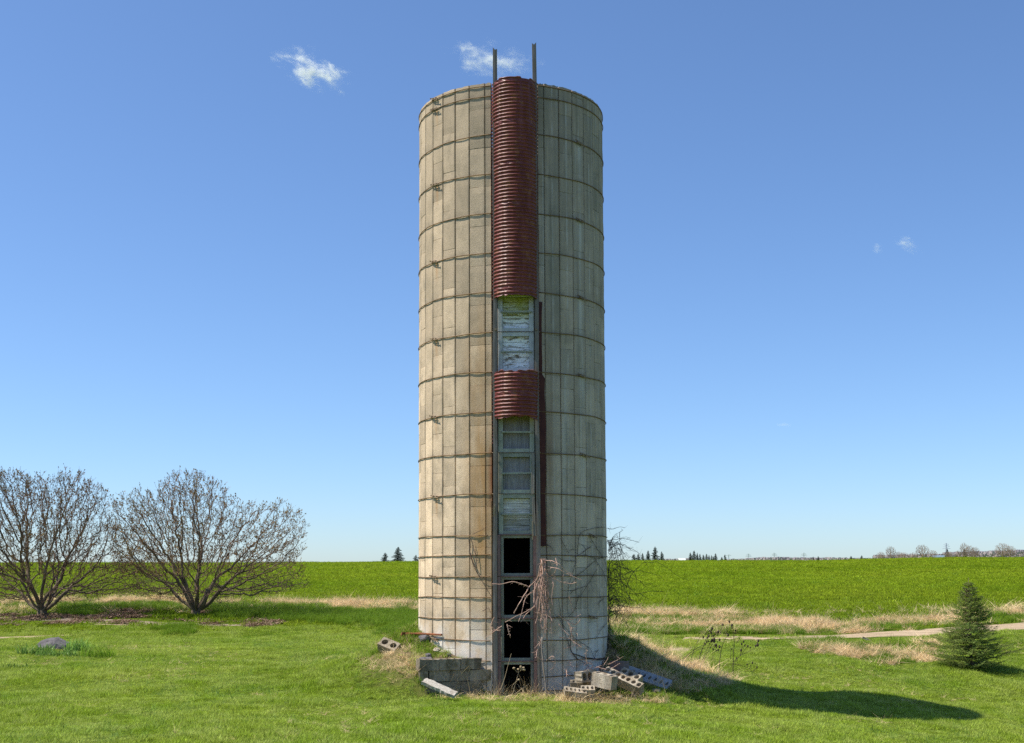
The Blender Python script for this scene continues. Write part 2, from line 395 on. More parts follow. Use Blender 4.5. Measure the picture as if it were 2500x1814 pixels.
def mat_wood(name, c1, c2, c3, ax=2, rough=.9, sc=1.0):
    t = NT(name); s_ = [22, 22, 22]; s_[ax] = 1.3
    v = t.coord('Object', tuple(s_))
    f = t.ramp(t.noise(v, 1.6 * sc, 6, .7, .5), [(.28, 0.0), (.72, 1.0)])
    c = t.mix(f, c1, c2)
    g = t.ramp(t.noise(t.coord('Object', (3, 3, 3)), 1.6, 4, .6), [(.45, 0.0), (.7, 1.0)])
    c = t.mix(g, c, c3)
    k = t.math('MULTIPLY_ADD', t.attr(), .7, .65)
    c = t.mix(1.0, c, k, 'MULTIPLY')
    t.set(c, rough, 0, .2); t.bump(t.noise(v, 2.2, 6, .75), .006, 1.0)
    return t.m
M['post'] = mat_wood("grey_weathered_post", (.085, .075, .065), (.29, .26, .225), (.19, .155, .11))
M['board'] = mat_wood("weathered_door_boards", (.15, .13, .09), (.95, .90, .83), (.50, .43, .30), 0, .92, 1.5)
M['plypanel'] = mat_wood("grey_ply_panel", (.14, .13, .13), (.40, .375, .36), (.33, .27, .21), 2, .92, 1.4)
M['frame'] = simple_mat("pale_green_painted_frame", (.26, .265, .205), (.40, .40, .32), 7, .85, .003, shade_amt=.25)
def mat_peel():
    t = NT("peeling_white_boards"); v = t.coord('Object', (3.2, 3.2, 14)); p = t.pos()
    sep = t.n("ShaderNodeSeparateXYZ"); t.l(p, sep.inputs[0])
    c = t.mix(t.ramp(t.noise(v, 1.5, 6, .7, .8), [(.50, 0.0), (.60, 1.0)]), (.95, .94, .92), (.22, .17, .11))
    c = t.mix(t.ramp(t.noise(t.coord('Object', (4, 4, 9)), 1.3, 5, .7, .5), [(.60, 0.0), (.70, 1.0)]), c, (.06, .045, .03))
    gy = t.math('MULTIPLY', t.ramp(t.math('SUBTRACT', sep.outputs[2], 6.75), [(.1, 0.0), (.55, 1.0)]), t.ramp(t.noise(p, 3, 4, .6), [(.3, .4), (.6, 1.0)]))
    c = t.mix(gy, c, (.40, .42, .06))
    t.set(c, .9, 0, .2); t.bump(t.noise(v, 2.5, 6, .75), .008, 1.0); return t.m
M['peel'] = mat_peel()
M['frametop'] = simple_mat("pale_grey_frame", (.52, .53, .50), (.68, .68, .65), 7, .85, .003, shade_amt=.25)
M['framelow'] = simple_mat("dull_grey_green_frame", (.19, .19, .15), (.31, .31, .25), 7, .85, .004, shade_amt=.25)
M['angle'] = simple_mat("brown_steel_angle", (.15, .085, .075), (.25, .15, .125), 7, .7, .002)
def mat_block(name, c1, c2, c3, c4):
    t = NT(name); p = t.pos()
    c = t.mix(t.ramp(t.noise(p, 9, 6, .75), [(.35, 0.0), (.65, 1.0)]), c1, c2)
    c = t.mix(t.math('MULTIPLY', t.ramp(t.noise(p, 4.5, 5, .7, .4), [(.48, 0.0), (.62, 1.0)]), .8), c, c3)
    c = t.mix(t.math('MULTIPLY', t.ramp(t.noise(p, 16, 5, .8), [(.56, 0.0), (.66, 1.0)]), .6), c, c4)
    k = t.math('MULTIPLY_ADD', t.attr(), .5, .75); c = t.mix(1.0, c, k, 'MULTIPLY')
    t.set(c, .95, 0, .12); t.bump(t.noise(p, 38, 6, .8), .014, 1.0); return t.m
M['block'] = mat_block("concrete_block", (.32, .27, .20), (.48, .415, .32), (.24, .17, .10), (.11, .095, .06))
M['slab'] = mat_block('rough_slab', (.36, .33, .28), (.54, .50, .43), (.26, .21, .15), (.14, .12, .09))
M['blockdark'] = mat_block("mossy_block", (.21, .175, .125), (.34, .285, .21), (.11, .09, .05), (.46, .40, .31))
M['bluegrey'] = simple_mat("blue_grey_slab", (.20, .22, .24), (.34, .355, .365), 5, .9, .006)
M['stone'] = simple_mat("purple_grey_stone", (.06, .055, .06), (.20, .18, .18), 3.5, .9, .02)
M['pebble'] = simple_mat("field_stone", (.33, .27, .2), (.5, .42, .34), 4, .9, .01)
M['sheet'] = simple_mat("aged_galvanised_sheet", (.13, .15, .17), (.20, .10, .07), 3, .55, .002, metal=.3)
M['vine_pale'] = simple_mat("dry_pale_vine", (.60, .41, .32), (.40, .245, .19), 9, .85, 0)
M['vine_dark'] = simple_mat("dark_vine", (.055, .040, .034), (.13, .09, .07), 9, .9, 0)
M['bark'] = simple_mat("brown_bark", (.075, .055, .038), (.24, .185, .12), 7, .95, .01, stretch=(1, 1, .35))
M['twig'] = simple_mat("twig_bark", (.115, .070, .048), (.215, .14, .095), 5, .95, 0)
M['bud'] = leaf_mat("opening_buds", (.26, .19, .07), (.26, .13, .07), (.18, .18, .05), .3, .6)
M['needle'] = leaf_mat("spruce_needles", (.165, .225, .038), (.100, .160, .042), (.30, .31, .07), .25, 1.2, .6, .5)
M['needlefar'] = leaf_mat("far_conifer", (.045, .065, .045), (.035, .052, .042), (.07, .085, .05), .1, .02, .7, .3)
def mat_sand():
    t = NT("sandy_track"); p = t.pos(); mp = t.n("ShaderNodeMapping"); mp.inputs['Scale'].default_value = (.35, 1.5, 1); t.l(p, mp.inputs[0])
    c = t.mix(t.ramp(t.noise(mp.outputs[0], 2.2, 6, .7), [(.35, 0.0), (.65, 1.0)]), (.30, .225, .14), (.52, .40, .265))
    c = t.mix(t.math('MULTIPLY', t.ramp(t.noise(p, 14, 5, .8), [(.5, 0.0), (.7, 1.0)]), .6), c, (.20, .16, .09))
    t.set(c, .95, 0, .1); t.bump(t.noise(p, 9, 6, .8), .04, 1.0); return t.m
M['sand'] = mat_sand()
M['soil'] = simple_mat("bare_soil", (.19, .145, .10), (.30, .24, .17), 3, .95, .01)
M['straw_stem'] = simple_mat("dry_stem", (.42, .33, .20), (.30, .22, .13), 9, .9, 0)
M['dark_stem'] = simple_mat("dark_dry_stem", (.035, .026, .02), (.07, .05, .035), 9, .9, 0)

# ------------------------------------------------------------------ vegetation materials
M['lawn'] = leaf_mat("lawn_blades", (.200, .310, .016), (.300, .385, .040), (.450, .510, .140), .38, .30, .5, .55)
M['field'] = leaf_mat("field_blades", (.175, .258, .008), (.250, .318, .016), (.125, .205, .008), .35, .09, .7, .6)
M['tallgreen'] = leaf_mat("tall_green_grass", (.115, .225, .010), (.160, .270, .014), (.26, .34, .05), .35, .5, .5, .4)
M['straw'] = leaf_mat("dry_grass", (.74, .56, .32), (.62, .44, .23), (.82, .68, .42), .28, .8, .7, .42)
M['litter'] = leaf_mat("leaf_litter", (.20, .13, .085), (.28, .20, .14), (.13, .08, .05), .1, 1.5, .9, .45)
M['iris'] = leaf_mat("broad_leaves", (.15, .29, .045), (.20, .34, .06), (.28, .40, .13), .3, 2, .4, .3)
M['weed'] = leaf_mat("broad_weeds", (.13, .24, .025), (.17, .28, .04), (.24, .32, .10), .3, 2, .5, .3)

def mat_ground():
    t = NT("turf_ground"); p = t.pos()
    sep = t.n("ShaderNodeSeparateXYZ"); t.l(p, sep.inputs[0])
    far = t.ramp(t.math('MULTIPLY_ADD', sep.outputs[1], 1 / 120.0, 0), [(.2, 0.0), (.45, 1.0)])
    n1 = t.ramp(t.noise(p, 1.3, 5, .7), [(.35, 0.0), (.65, 1.0)])
    near_c = t.mix(n1, (.075, .115, .005), (.115, .165, .008))
    mp = t.n("ShaderNodeMapping"); mp.inputs['Scale'].default_value = (1, .55, 1); t.l(p, mp.inputs[0])
    n2 = t.ramp(t.noise(mp.outputs[0], .9, 8, .8), [(.38, 0.0), (.62, 1.0)])
    n3 = t.ramp(t.noise(mp.outputs[0], .07, 4, .6), [(.35, 0.0), (.65, 1.0)])
    fc = t.mix(n2, (.09, .145, .004), (.225, .310, .010))
    fc = t.mix(t.math('MULTIPLY', n3, .45), fc, (.23, .315, .010))
    c = t.mix(far, near_c, fc)
    xy = t.n("ShaderNodeCombineXYZ"); t.l(sep.outputs[0], xy.inputs[0]); t.l(sep.outputs[1], xy.inputs[1])
    dl = t.n("ShaderNodeVectorMath", operation='LENGTH'); t.l(xy.outputs[0], dl.inputs[0])
    so_ = t.math('MULTIPLY', t.ramp(t.math('MULTIPLY', dl.outputs['Value'], .2), [(.40, 1.0), (.72, 0.0)]), t.ramp(t.noise(p, 2.4, 5, .7), [(.38, .3), (.55, 1.0)]))
    c = t.mix(so_, c, (.23, .165, .10))
    t.set(c, .95, 0, .1)
    t.bump(t.noise(mp.outputs[0], 2.2, 8, .8), .25, .8)
    return t.m
M['ground'] = mat_ground()

# ------------------------------------------------------------------ ground sheet
def axis(segs):
    out = []
    for a, b, s in segs:
        n = max(1, int(round((b - a) / s))); out += list(np.linspace(a, b, n, endpoint=False))
    return np.array(out + [segs[-1][1]])
xs = axis([(-4000, -400, 400), (-400, -60, 12), (-60, -18, 1.2), (-18, -4.5, .35), (-4.5, 4.5, .07), (4.5, 18, .35), (18, 60, 1.2), (60, 400, 12), (400, 4000, 400)])
ys = axis([(-45, -12, .8), (-12, -3.6, .25), (-3.6, 4, .07), (4, 30, .35), (30, 80, 1.0), (80, 340, 3), (340, 900, 40), (900, 7000, 600)])
GX, GY = np.meshgrid(xs, ys)
GZ = height(GX, GY)
nx, ny = len(xs), len(ys)
me = bpy.data.meshes.new("ground")
V = np.stack([GX, GY, GZ], -1).reshape(-1, 3).astype(np.float32)
me.vertices.add(len(V)); me.vertices.foreach_set("co", V.ravel())
I = (np.arange(ny - 1)[:, None] * nx + np.arange(nx - 1)[None]).ravel()
Q = np.stack([I, I + 1, I + nx + 1, I + nx], -1).astype(np.int32)
# leave the inside of the silo open
cx = V[Q[:, 0], 0]; cy = V[Q[:, 0], 1]
me.loops.add(len(Q) * 4); me.loops.foreach_set("vertex_index", Q.ravel())
me.polygons.add(len(Q)); me.polygons.foreach_set("loop_start", np.arange(len(Q)) * 4)
me.update(calc_edges=True); me.validate()
me.polygons.foreach_set("use_smooth", [True] * len(me.polygons))
me.materials.append(M['ground'])
g = bpy.data.objects.new("ground", me); COL.objects.link(g); tag(g, kind='structure')

def track(name, cpts, width, mat, lift=.012, wn=.25):
    P = np.array([gnd(a, b)[:2] for a, b in cpts])
    L = np.concatenate([[0], np.cumsum(np.linalg.norm(np.diff(P, axis=0), axis=1))])
    n = int(L[-1] / .3) + 2; s_ = np.linspace(0, L[-1], n)
    c = np.stack([np.interp(s_, L, P[:, 0]), np.interp(s_, L, P[:, 1])], -1)
    T = np.gradient(c, axis=0); T /= np.linalg.norm(T, axis=1)[:, None]; N = np.stack([-T[:, 1], T[:, 0]], -1)
    w = np.interp(s_, L, width)
    mb = MB(); K = 9; vs = []
    for i in range(n):
        for k in range(K):
            t = (k / (K - 1) - .5)
            ww = w[i] * (1 + wn * (vnoise(s_[i], k > 4, .9, 5) - .5) * 2)
            q = c[i] + N[i] * t * ww
            vs.append((q[0], q[1], hz(q[0], q[1]) + lift - (.05 if k in (0, K - 1) else 0)))
    fs = [(i * K + k, i * K + k + 1, (i + 1) * K + k + 1, (i + 1) * K + k) for i in range(n - 1) for k in range(K - 1)]
    mb.add(vs, fs)
    o = mb.build(name, mat, smooth=True); tag(o, kind='structure'); return o
track("dirt_road", [(1470, 1556), (1700, 1557), (1940, 1556), (2155, 1548), (2290, 1541), (2447, 1531), (2520, 1527), (2600, 1522)], [.7, .8, .9, 1.5, 2.0, 2.3, 2.4, 2.4], M['sand'])
track("sand_path", [(-60, 1559), (60, 1556), (130, 1553), (215, 1549)], [.40, .36, .24, .06], M['sand'])
track("sand_path", [(215, 1524), (300, 1526), (420, 1527), (500, 1529), (560, 1530)], [.05, .16, .26, .12, .04], M['sand'], .006)
track("bare_earth", [(-40, 1510), (60, 1508), (200, 1514), (330, 1520), (520, 1526), (640, 1526)], [1.2, 1.1, 1.3, .8, .5, .3], M['soil'], .010, .5)

# ------------------------------------------------------------------ silo
silo = empty("silo"); tag(silo, "tall round grey concrete stave silo with rusty hoops and a dark red chute", "silo")
def cyl(ph, r, z): a = math.radians(ph); return (r * math.sin(a), -r * math.cos(a), z)
ZTOP = 11.50
HZ = [11.44, 11.228, 10.477, 9.726, 8.955, 8.2126, 7.4534, 6.7009, 5.9522, 5.2054, 4.4407, 3.6794, 2.9275, 2.5503, 2.1682, 1.7802, 1.40, 1.00, .62, .34, .08]
MAJ = [11.228 - .7546 * k for k in range(-1, 17)]
sw = (344.6 - 19.6) / 33
cols = [(-15.4, -11.6)] + [(19.6 + sw * k, 19.6 + sw * (k + 1)) for k in range(33)] + [(15.6, 19.6)]
offs_l = [.30, .05, .77, .42, .12, .60, .22, .85, .5]
mb = MB(); rj = random.Random(5)
NA = 8
for ci, (a0, a1) in enumerate(cols):
    if ci == 0: off = .30
    elif a0 >= 300: off = offs_l[int(round((344.6 - a1) / sw)) % 9]
    else: off = [.6, .04, .36, .8, .15, .55, .3][ci % 7]
    zj = [z - off * .7546 for z in MAJ]
    zj = [z for z in zj if z < ZTOP - .08] ; zj = [ZTOP] + zj
    for i in range(len(zj) - 1):
        zt, zb = zj[i] - .0022, zj[i + 1] + .0022
        if zb < -.6 or zt < -.3: continue
        sh = rj.random() ** 1.0
        dr = rj.uniform(-.003, .003)
        g_ = math.degrees(.0055 / RS)
        NZ = 6; vs = []
        for iz in range(NZ + 1):
            tz = iz / NZ; z = zb + (zt - zb) * tz
            for k in range(NA + 1):
                t = k / NA
                tt = [0, .035, .1, .3, .5, .7, .9, .965, 1][k]
                ph = a0 + g_ + (a1 - a0 - 2 * g_) * tt
                full = (a1 - a0) > 6
                r = RS + dr - (.0065 if full else .003) * (1 - (2 * tt - 1) ** 2) ** .8
                if k in (0, NA): r -= .016
                zz = z
                if iz in (0, NZ): r -= .004
                if iz in (0, NZ): zz += (rj.random() - .5) * .006
                if i == 0 and iz == NZ: zz += (rj.random() - .6) * .02
                vs.append(cyl(ph, r, zz))
        n1 = NA + 1
        fs = [(iz * n1 + k, iz * n1 + k + 1, (iz + 1) * n1 + k + 1, (iz + 1) * n1 + k) for iz in range(NZ) for k in range(NA)]
        # edges going in
        o = len(vs)
        ring = [k for k in range(n1)] + [iz * n1 + NA for iz in range(1, NZ + 1)] + [NZ * n1 + k for k in range(NA - 1, -1, -1)] + [iz * n1 for iz in range(NZ - 1, 0, -1)]
        for q in ring:
            x, y, z = vs[q]; rr = math.hypot(x, y); vs.append((x / rr * (RS - .07), y / rr * (RS - .07), z))
        nr = len(ring)
        fs += [(ring[(j + 1) % nr], ring[j], o + j, o + (j + 1) % nr) for j in range(nr)]
        mb.add(vs, fs, sh)
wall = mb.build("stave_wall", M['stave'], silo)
for p_ in wall.data.polygons: p_.use_smooth = False
# inner lining cylinder (hollow, open at the top)
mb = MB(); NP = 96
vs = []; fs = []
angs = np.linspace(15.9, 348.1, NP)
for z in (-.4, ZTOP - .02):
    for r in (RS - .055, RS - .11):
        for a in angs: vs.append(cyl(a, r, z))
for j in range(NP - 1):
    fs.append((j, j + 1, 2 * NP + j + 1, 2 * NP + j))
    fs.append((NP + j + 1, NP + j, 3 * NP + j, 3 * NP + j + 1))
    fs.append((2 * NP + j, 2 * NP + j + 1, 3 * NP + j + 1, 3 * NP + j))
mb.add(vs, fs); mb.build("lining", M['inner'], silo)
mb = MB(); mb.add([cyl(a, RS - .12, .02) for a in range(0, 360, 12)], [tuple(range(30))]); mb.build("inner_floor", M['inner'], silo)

# hoops
def hoop(z, a0, a1, nm="hoop", full=True, seed=0):
    mb = MB(); n = int(abs(a1 - a0) / 1.9) + 2
    pts = []
    for i in range(n):
        a = a0 + (a1 - a0) * i / (n - 1)
        pts.append(cyl(a, RS + .0070 + .0015 * math.sin(a * .21 + seed), z + .009 * math.sin(math.radians(a) * 2 + seed * 2.1) + .004 * math.sin(math.radians(a) * 7 + seed * 5) + .003 * math.sin(math.radians(a) * 11 + seed)))
    mb.tube(pts, .0080, 6)
    return mb.build(nm, M['hoop'], silo, smooth=True)
def lug(h, ph, z, seed):
    mb = MB(); r = RS + .03; rr = random.Random(seed)
    tl = rr.uniform(-.012, .012)
    pA = [cyl(ph - 3.4, r + .012, z + .030 + tl), cyl(ph + .6, r + .010, z + .012), cyl(ph + 2.6, r + .008, z + .006)]
    pB = [cyl(ph - 2.4, r + .0, z - .004), cyl(ph + .6, r + .018, z - .016), cyl(ph + 3.8, r + .022, z - .032 - tl)]
    mb.tube(pA, .009, 6); mb.tube(pB, .009, 6)
    for q in (ph - 1.4, ph + 1.6):
        c = cyl(q, r + .006, z - .002 - .006 * (q - ph))
        mb.box(c, (.036, .034, .042), Matrix.Rotation(math.radians(q), 3, 'Z'), jit=.004)
    for p0 in (pA[0], pB[-1]):
        mb.box(p0, (.020, .024, .024), Matrix.Rotation(math.radians(ph), 3, 'Z'), jit=.002)
    mb.build("turnbuckle", M['hoop_dark'], h, bevel=.004)
for i, z in enumerate(HZ):
    if z > 2.8:
        h = hoop(z, 16.0 if z > 3.2 else 14.5, 348.5 if z > 3.2 else 346.0, seed=i * 1.7)
    else:
        h = hoop(z, 13.8, 347.2, seed=i * 1.7)
    if i in (0, 1, 3, 5, 7, 9, 11, 14, 17): lug(h, -52 + rnd.uniform(-1, 1), z, i)
    if i in (2, 4, 6, 8, 10, 12, 16): lug(h, 45 + (8 if i in (12, 16) else 0) + rnd.uniform(-1, 1), z, i)

# chute and door column
CX = .075
def chute_seg(name, z0, z1, a0=-90, a1=90, seed=0, tearb=.05, teart=.02, mat='chute', arch=0.0, left_drop=0, right_drop=0):
    P_ = .0690; n = int((z1 - z0) / (P_ / 8)); na = max(6, int((a1 - a0) / 4))
    mb = MB(); vs = []
    HWc, DPc = .428, .40
    for i in range(n + 1):
        t = i / n
        for j in range(na + 1):
            a = math.radians(a0 + (a1 - a0) * j / na); sj = j / na
            tb = tearb * (.55 * math.sin(sj * 9 + seed) * .5 + (hash2(np.array([j // 2]), np.array([seed]), 3)[0] - .5) * .9 + .25)
            tb += -left_drop * max(0, 1 - sj * 3.2) ** 1.2 - right_drop * max(0, (sj - .62) / .38) ** 1.5 + arch * math.sin(math.pi * sj) 
            tt = teart * (hash2(np.array([j // 3]), np.array([seed + 9]), 3)[0] - .5)
            zb = z0 + tb; zt = z1 + tt
            z = zb + (zt - zb) * t
            cor = .0125 * math.cos(2 * math.pi * z / P_)
            # dents and sheet seams
            seam = ((z + seed * .37 + .1) % .79)
            dent = 0
            if seam < .05: cor *= .35; dent = .006 * math.sin(a * 13 + z * 90) - .002
            dent += .018 * (float(vnoise(z * 1.3, sj * 3 + seed, 1.6, 31)) - .5) + .006 * (float(vnoise(z * 5, sj * 9, 1.6, 33)) - .5)
            dent += .0035 * (hash2(np.array([int((z + seed * .37 + .1) // .79)]), np.array([seed]), 7)[0] - .5) * 2
            w = HWc + cor + dent; dp = DPc + cor + dent
            vs.append((CX + w * math.sin(a), -1.80 - dp * math.cos(a), z))
    fs = [(i * (na + 1) + j, i * (na + 1) + j + 1, (i + 1) * (na + 1) + j + 1, (i + 1) * (na + 1) + j) for i in range(n) for j in range(na)]
    mb.add(vs, fs)
    o = mb.build(name, M[mat], silo, smooth=True)
    so_ = o.modifiers.new("thick", 'SOLIDIFY'); so_.thickness = .004; so_.offset = -1
    return o
chute_seg("chute", 7.32, 11.45, seed=1, tearb=.03, left_drop=.06, right_drop=.08, teart=.05)
chute_seg("chute", 5.06, 5.93, seed=2, tearb=.03, left_drop=.03, right_drop=.10, teart=.05)
chute_seg("chute_remnant", 4.62, 5.14, -92, -78, seed=3, tearb=.10, mat='rust_red')
chute_seg("chute_remnant", 4.45, 5.10, 80, 92, seed=4, tearb=.12, mat='rust_orange')

# side posts (stand up above the rim)
def post(x, y, z0, z1, w, d, seed, mat='post'):
    mb = MB(); rr = random.Random(seed); n = 40; vs = []
    for i in range(n + 1):
        z = z0 + (z1 - z0) * i / n
        ox = (.027 * (1 - z / 12)) * (-1 if x < CX else 1) + .006 * math.sin(z * 1.7 + seed) + rr.uniform(-.0015, .0015); oy = .004 * math.sin(z * 2.3 + seed)
        for dx, dy in ((-1, -1), (0, -1.0), (1, -1), (1, 1), (-1, 1)):
            zz = z
            if i == n: zz += rr.uniform(-.05, .02)
            vs.append((x + ox + dx * w / 2, y + oy + dy * d / 2 + (-0.002 if dx == 0 else 0), zz))
    fs = [(i * 5 + k, i * 5 + (k + 1) % 5, (i + 1) * 5 + (k + 1) % 5, (i + 1) * 5 + k) for i in range(n) for k in range(5)]
    fs += [(4, 3, 2, 1, 0), tuple(n * 5 + k for k in range(5))]
    mb.add(vs, fs); return mb.build("side_post", M[mat], silo)
post(CX - .375, -1.905, .0, 12.12, .080, .10, 1)
post(CX + .372, -1.905, .0, 12.20, .078, .10, 2)
# flange strip, dark red, right of the posts
mb = MB(); vs = []; n = 60
for i in range(n + 1):
    z = 2.72 + (7.28 - 2.72) * i / n
    wl = .02 * (float(vnoise(z, 3, 6, 7)) - .5); wr = .045 * (float(fnoise(z, 9, 3.0, 8)) - .5) - .02 - (.055 if z > 5.9 else 0)
    for a, r in ((14.9, RS + .004), (15.9, RS + .014), (17.2, RS + .010), (19.9, RS + .004)):
        aa = a + math.degrees((wr if a > 17 else wl) / RS); vs.append(cyl(aa, r, z))
fs = [(i * 4 + k, i * 4 + k + 1, (i + 1) * 4 + k + 1, (i + 1) * 4 + k) for i in range(n) for k in range(3)]
mb.add(vs, fs); o = mb.build("flange_strip", M['rust_red'], silo); q = o.modifiers.new("thick", 'SOLIDIFY'); q.thickness = .003
# thin bent edge strip on the left, z 1.0 .. 3.6
mb = MB(); mb.box((CX - .462, -1.845, 2.45), (.016, .03, 2.2)); mb.build("edge_strip", M['hoop'], silo, bevel=.003)
mb = MB()
for sx in (-1, 1):
    mb = MB(); mb.tube([(CX + sx * .375, -1.95, 6.72), (CX + sx * .375, -1.99, 6.72)], .022, 8)
    mb.build("bolt", M['hoop_dark'], silo)

# door modules: joints at hoop heights
FY = -1.80        # front plane of the frames
joints = [7.4534, 6.7009, 5.9522, 5.2054, 4.4407, 3.6794, 2.9275, 2.165, 1.405, .625, -.14]
def boards(mb, x0, x1, z0, z1, n, seed, horiz=True):
    rr = random.Random(seed)
    zs_ = [z0 + (z1 - z0) * i / n for i in range(n + 1)]
    for i in range(n):
        mb.box(((x0 + x1) / 2, FY + .055 + rr.uniform(-.004, .004), (zs_[i] + zs_[i + 1]) / 2), (x1 - x0, .025, (zs_[i + 1] - zs_[i]) - .006), Matrix.Rotation(rr.uniform(-.008, .008), 3, 'Y'), rr.random())
for i in range(len(joints) - 1):
    zt, zb = joints[i], joints[i + 1]
    opening = i >= 6
    fo = MB()
    w_out, w_in = .335, .246
    if opening: w_out, w_in = .297, .243
    rail = .075 if not opening else .055
    for sx in (-1, 1):
        fo.box((CX + sx * (w_out + w_in) / 2, FY, (zt + zb) / 2), (w_out - w_in, .09, zt - zb - .004), col=rnd.random(), jit=.001)
    fo.box((CX, FY + .003, zt - rail / 2 - .004), (2 * w_in - .001, .084, rail), col=rnd.random())
    fo.box((CX, FY + .003, zb + rail / 2 + .004), (2 * w_in - .001, .084, rail), col=rnd.random())
    fr = fo.build("door_frame", M['frametop'] if i < 2 else M['framelow'] if opening else M['frame'], silo, bevel=.006)
    if not opening:
        db = MB()
        style = i % 6
        if i in (0, 1, 5): boards(db, CX - w_in + .003, CX + w_in - .003, zb + rail + .006, zt - rail - .006, 6, 40 + i); mt = M['peel'] if i < 2 else M['board']
        else:
            db.box((CX, FY + .055, (zb + zt) / 2), (2 * w_in - .006, .02, zt - zb - 2 * rail - .012), col=.4 + .1 * i % .3); mt = M['plypanel']
        fr_door = db.build("door_board", mt, silo)
        rg = MB(); zr = (zt + zb) / 2 + .0
        tl = rnd.uniform(-.012, .012)
        rg.box((CX + .01, FY - .065, zr), (.565, .035, .034), Matrix.Rotation(tl, 3, 'Y'))
        for sx in (-1, 1): rg.tube([(CX + sx * .2, FY - .09, zr), (CX + sx * .2, FY + .04, zr)], .010, 6)
        rg.build("rung", M['frame'], silo, bevel=.004)
    else:
        an = MB()
        for sx in (-1, 1):
            x = CX + sx * .328
            a2 = MB()
            a2.box((x, FY - .135, (zt + zb) / 2), (.056, .008, zt - zb - .012))
            a2.box((x - sx * .0245, FY - .093, (zt + zb) / 2), (.007, .076, zt - zb - .012))
            a2.build("steel_angle", M['angle'], silo)
# top module behind the chute (closing the slit): rails and boards up to the rim
fo = MB()
z_ = 7.4534
fo.box((CX, FY + .06, (7.46 + ZTOP) / 2), (.66, .04, ZTOP - 7.47), col=.3)
fo.build("chute_backing", M['board'], silo)
# thin cross rods over joints
for z_ in joints[1:6]:
    mb = MB(); mb.tube([(CX - .45, -1.858, z_), (CX, -1.870, z_ + .003), (CX + .45, -1.858, z_)], .006, 5)
    mb.build("cross_rod", M['hoop_dark'], silo, smooth=True)
for z_ in joints[6:10]:
    mb = MB(); mb.box((CX, -1.862, z_), (.66, .03, .024)); mb.build("cross_rod", M['angle'], silo)
# splintered plank pieces hanging on the right post
mb = MB()
mb.box((CX + .30, -1.97, 4.05), (.05, .022, .75), Matrix.Rotation(.02, 3, 'Y'), .9, .004)
mb.box((CX + .315, -1.975, 3.25), (.045, .022, .7), Matrix.Rotation(-.03, 3, 'Y'), .6, .004)
mb.build("loose_plank", M['post'], silo)
mb = MB(); mb.box((CX - .41, -1.97, 3.38), (.024, .02, .17), Matrix.Rotation(.08, 3, 'Y'), 1.0, .003); mb.build("wood_splinter", M['straw_stem'], silo)
mb = MB(); mb.box((CX + .285, -1.985, 3.0), (.014, .012, .34), col=.8); mb.build("wood_splinter", M['straw_stem'], silo)

# ------------------------------------------------------------------ masonry
def hollow_block(name, L, Dp, H, nh, mat, seed=0, hole=.66):
    """holes run along local z; base centre at the origin"""
    mb = MB(); rr = random.Random(seed)
    vs = []; cw = L / nh
    for c in range(nh):
        xc = -L / 2 + cw * (c + .5)
        rect = []; K = 5
        cs = [(-cw / 2, -Dp / 2), (cw / 2, -Dp / 2), (cw / 2, Dp / 2), (-cw / 2, Dp / 2)]
        for s_ in range(4):
            a, b = cs[s_], cs[(s_ + 1) % 4]
            for k in range(K): t = k / K; rect.append((a[0] + (b[0] - a[0]) * t, a[1] + (b[1] - a[1]) * t))
        ell = []
        for (x, y) in rect:
            th = math.atan2(y / Dp, x / cw); ell.append((math.cos(th) * cw / 2 * hole, math.sin(th) * Dp / 2 * hole * .92))
        n = len(rect); v = []
        for z in (0, H):
            v += [(xc + x, y, z) for x, y in rect]; v += [(xc + x, y, z + rr.uniform(-.003, .003)) for x, y in ell]
        f = []
        for j in range(n):
            k = (j + 1) % n
            f.append((2 * n + j, 2 * n + k, 3 * n + k, 3 * n + j))       # top ring
            f.append((k, j, n + j, n + k))                              # bottom ring
            f.append((n + j, 3 * n + j, 3 * n + k, n + k))              # hole wall
            side = j // K
            if side in (0, 2) or (side == 1 and c == nh - 1) or (side == 3 and c == 0):
                f.append((j, k, 2 * n + k, 2 * n + j))
        mb.add(v, f, rr.random())
    # chip the corners slightly
    mb.v = [(x + .010 * (float(vnoise(y * 9 + x * 3, z * 9 + seed, 2)) - .5) + (rr.uniform(-.02, 0) if abs(x) > L / 2 - .01 and z > H - .01 and rr.random() < .3 else 0), y + .008 * (float(vnoise(x * 9, z * 9 + seed, 2)) - .5), z) for x, y, z in mb.v]
    o = mb.build(name, mat); b = o.modifiers.new("weld", 'WELD'); b.merge_threshold = .003
    return o
def orient(o, loc, ex, ey, ez):
    """local axes given as directions; orthonormalised"""
    x = Vector(ex).normalized(); z = Vector(ez); z = (z - x * z.dot(x)).normalized(); y = z.cross(x)
    mt = Matrix(((x.x, y.x, z.x, loc[0]), (x.y, y.y, z.y, loc[1]), (x.z, y.z, z.z, loc[2]), (0, 0, 0, 1)))
    o.matrix_world = mt
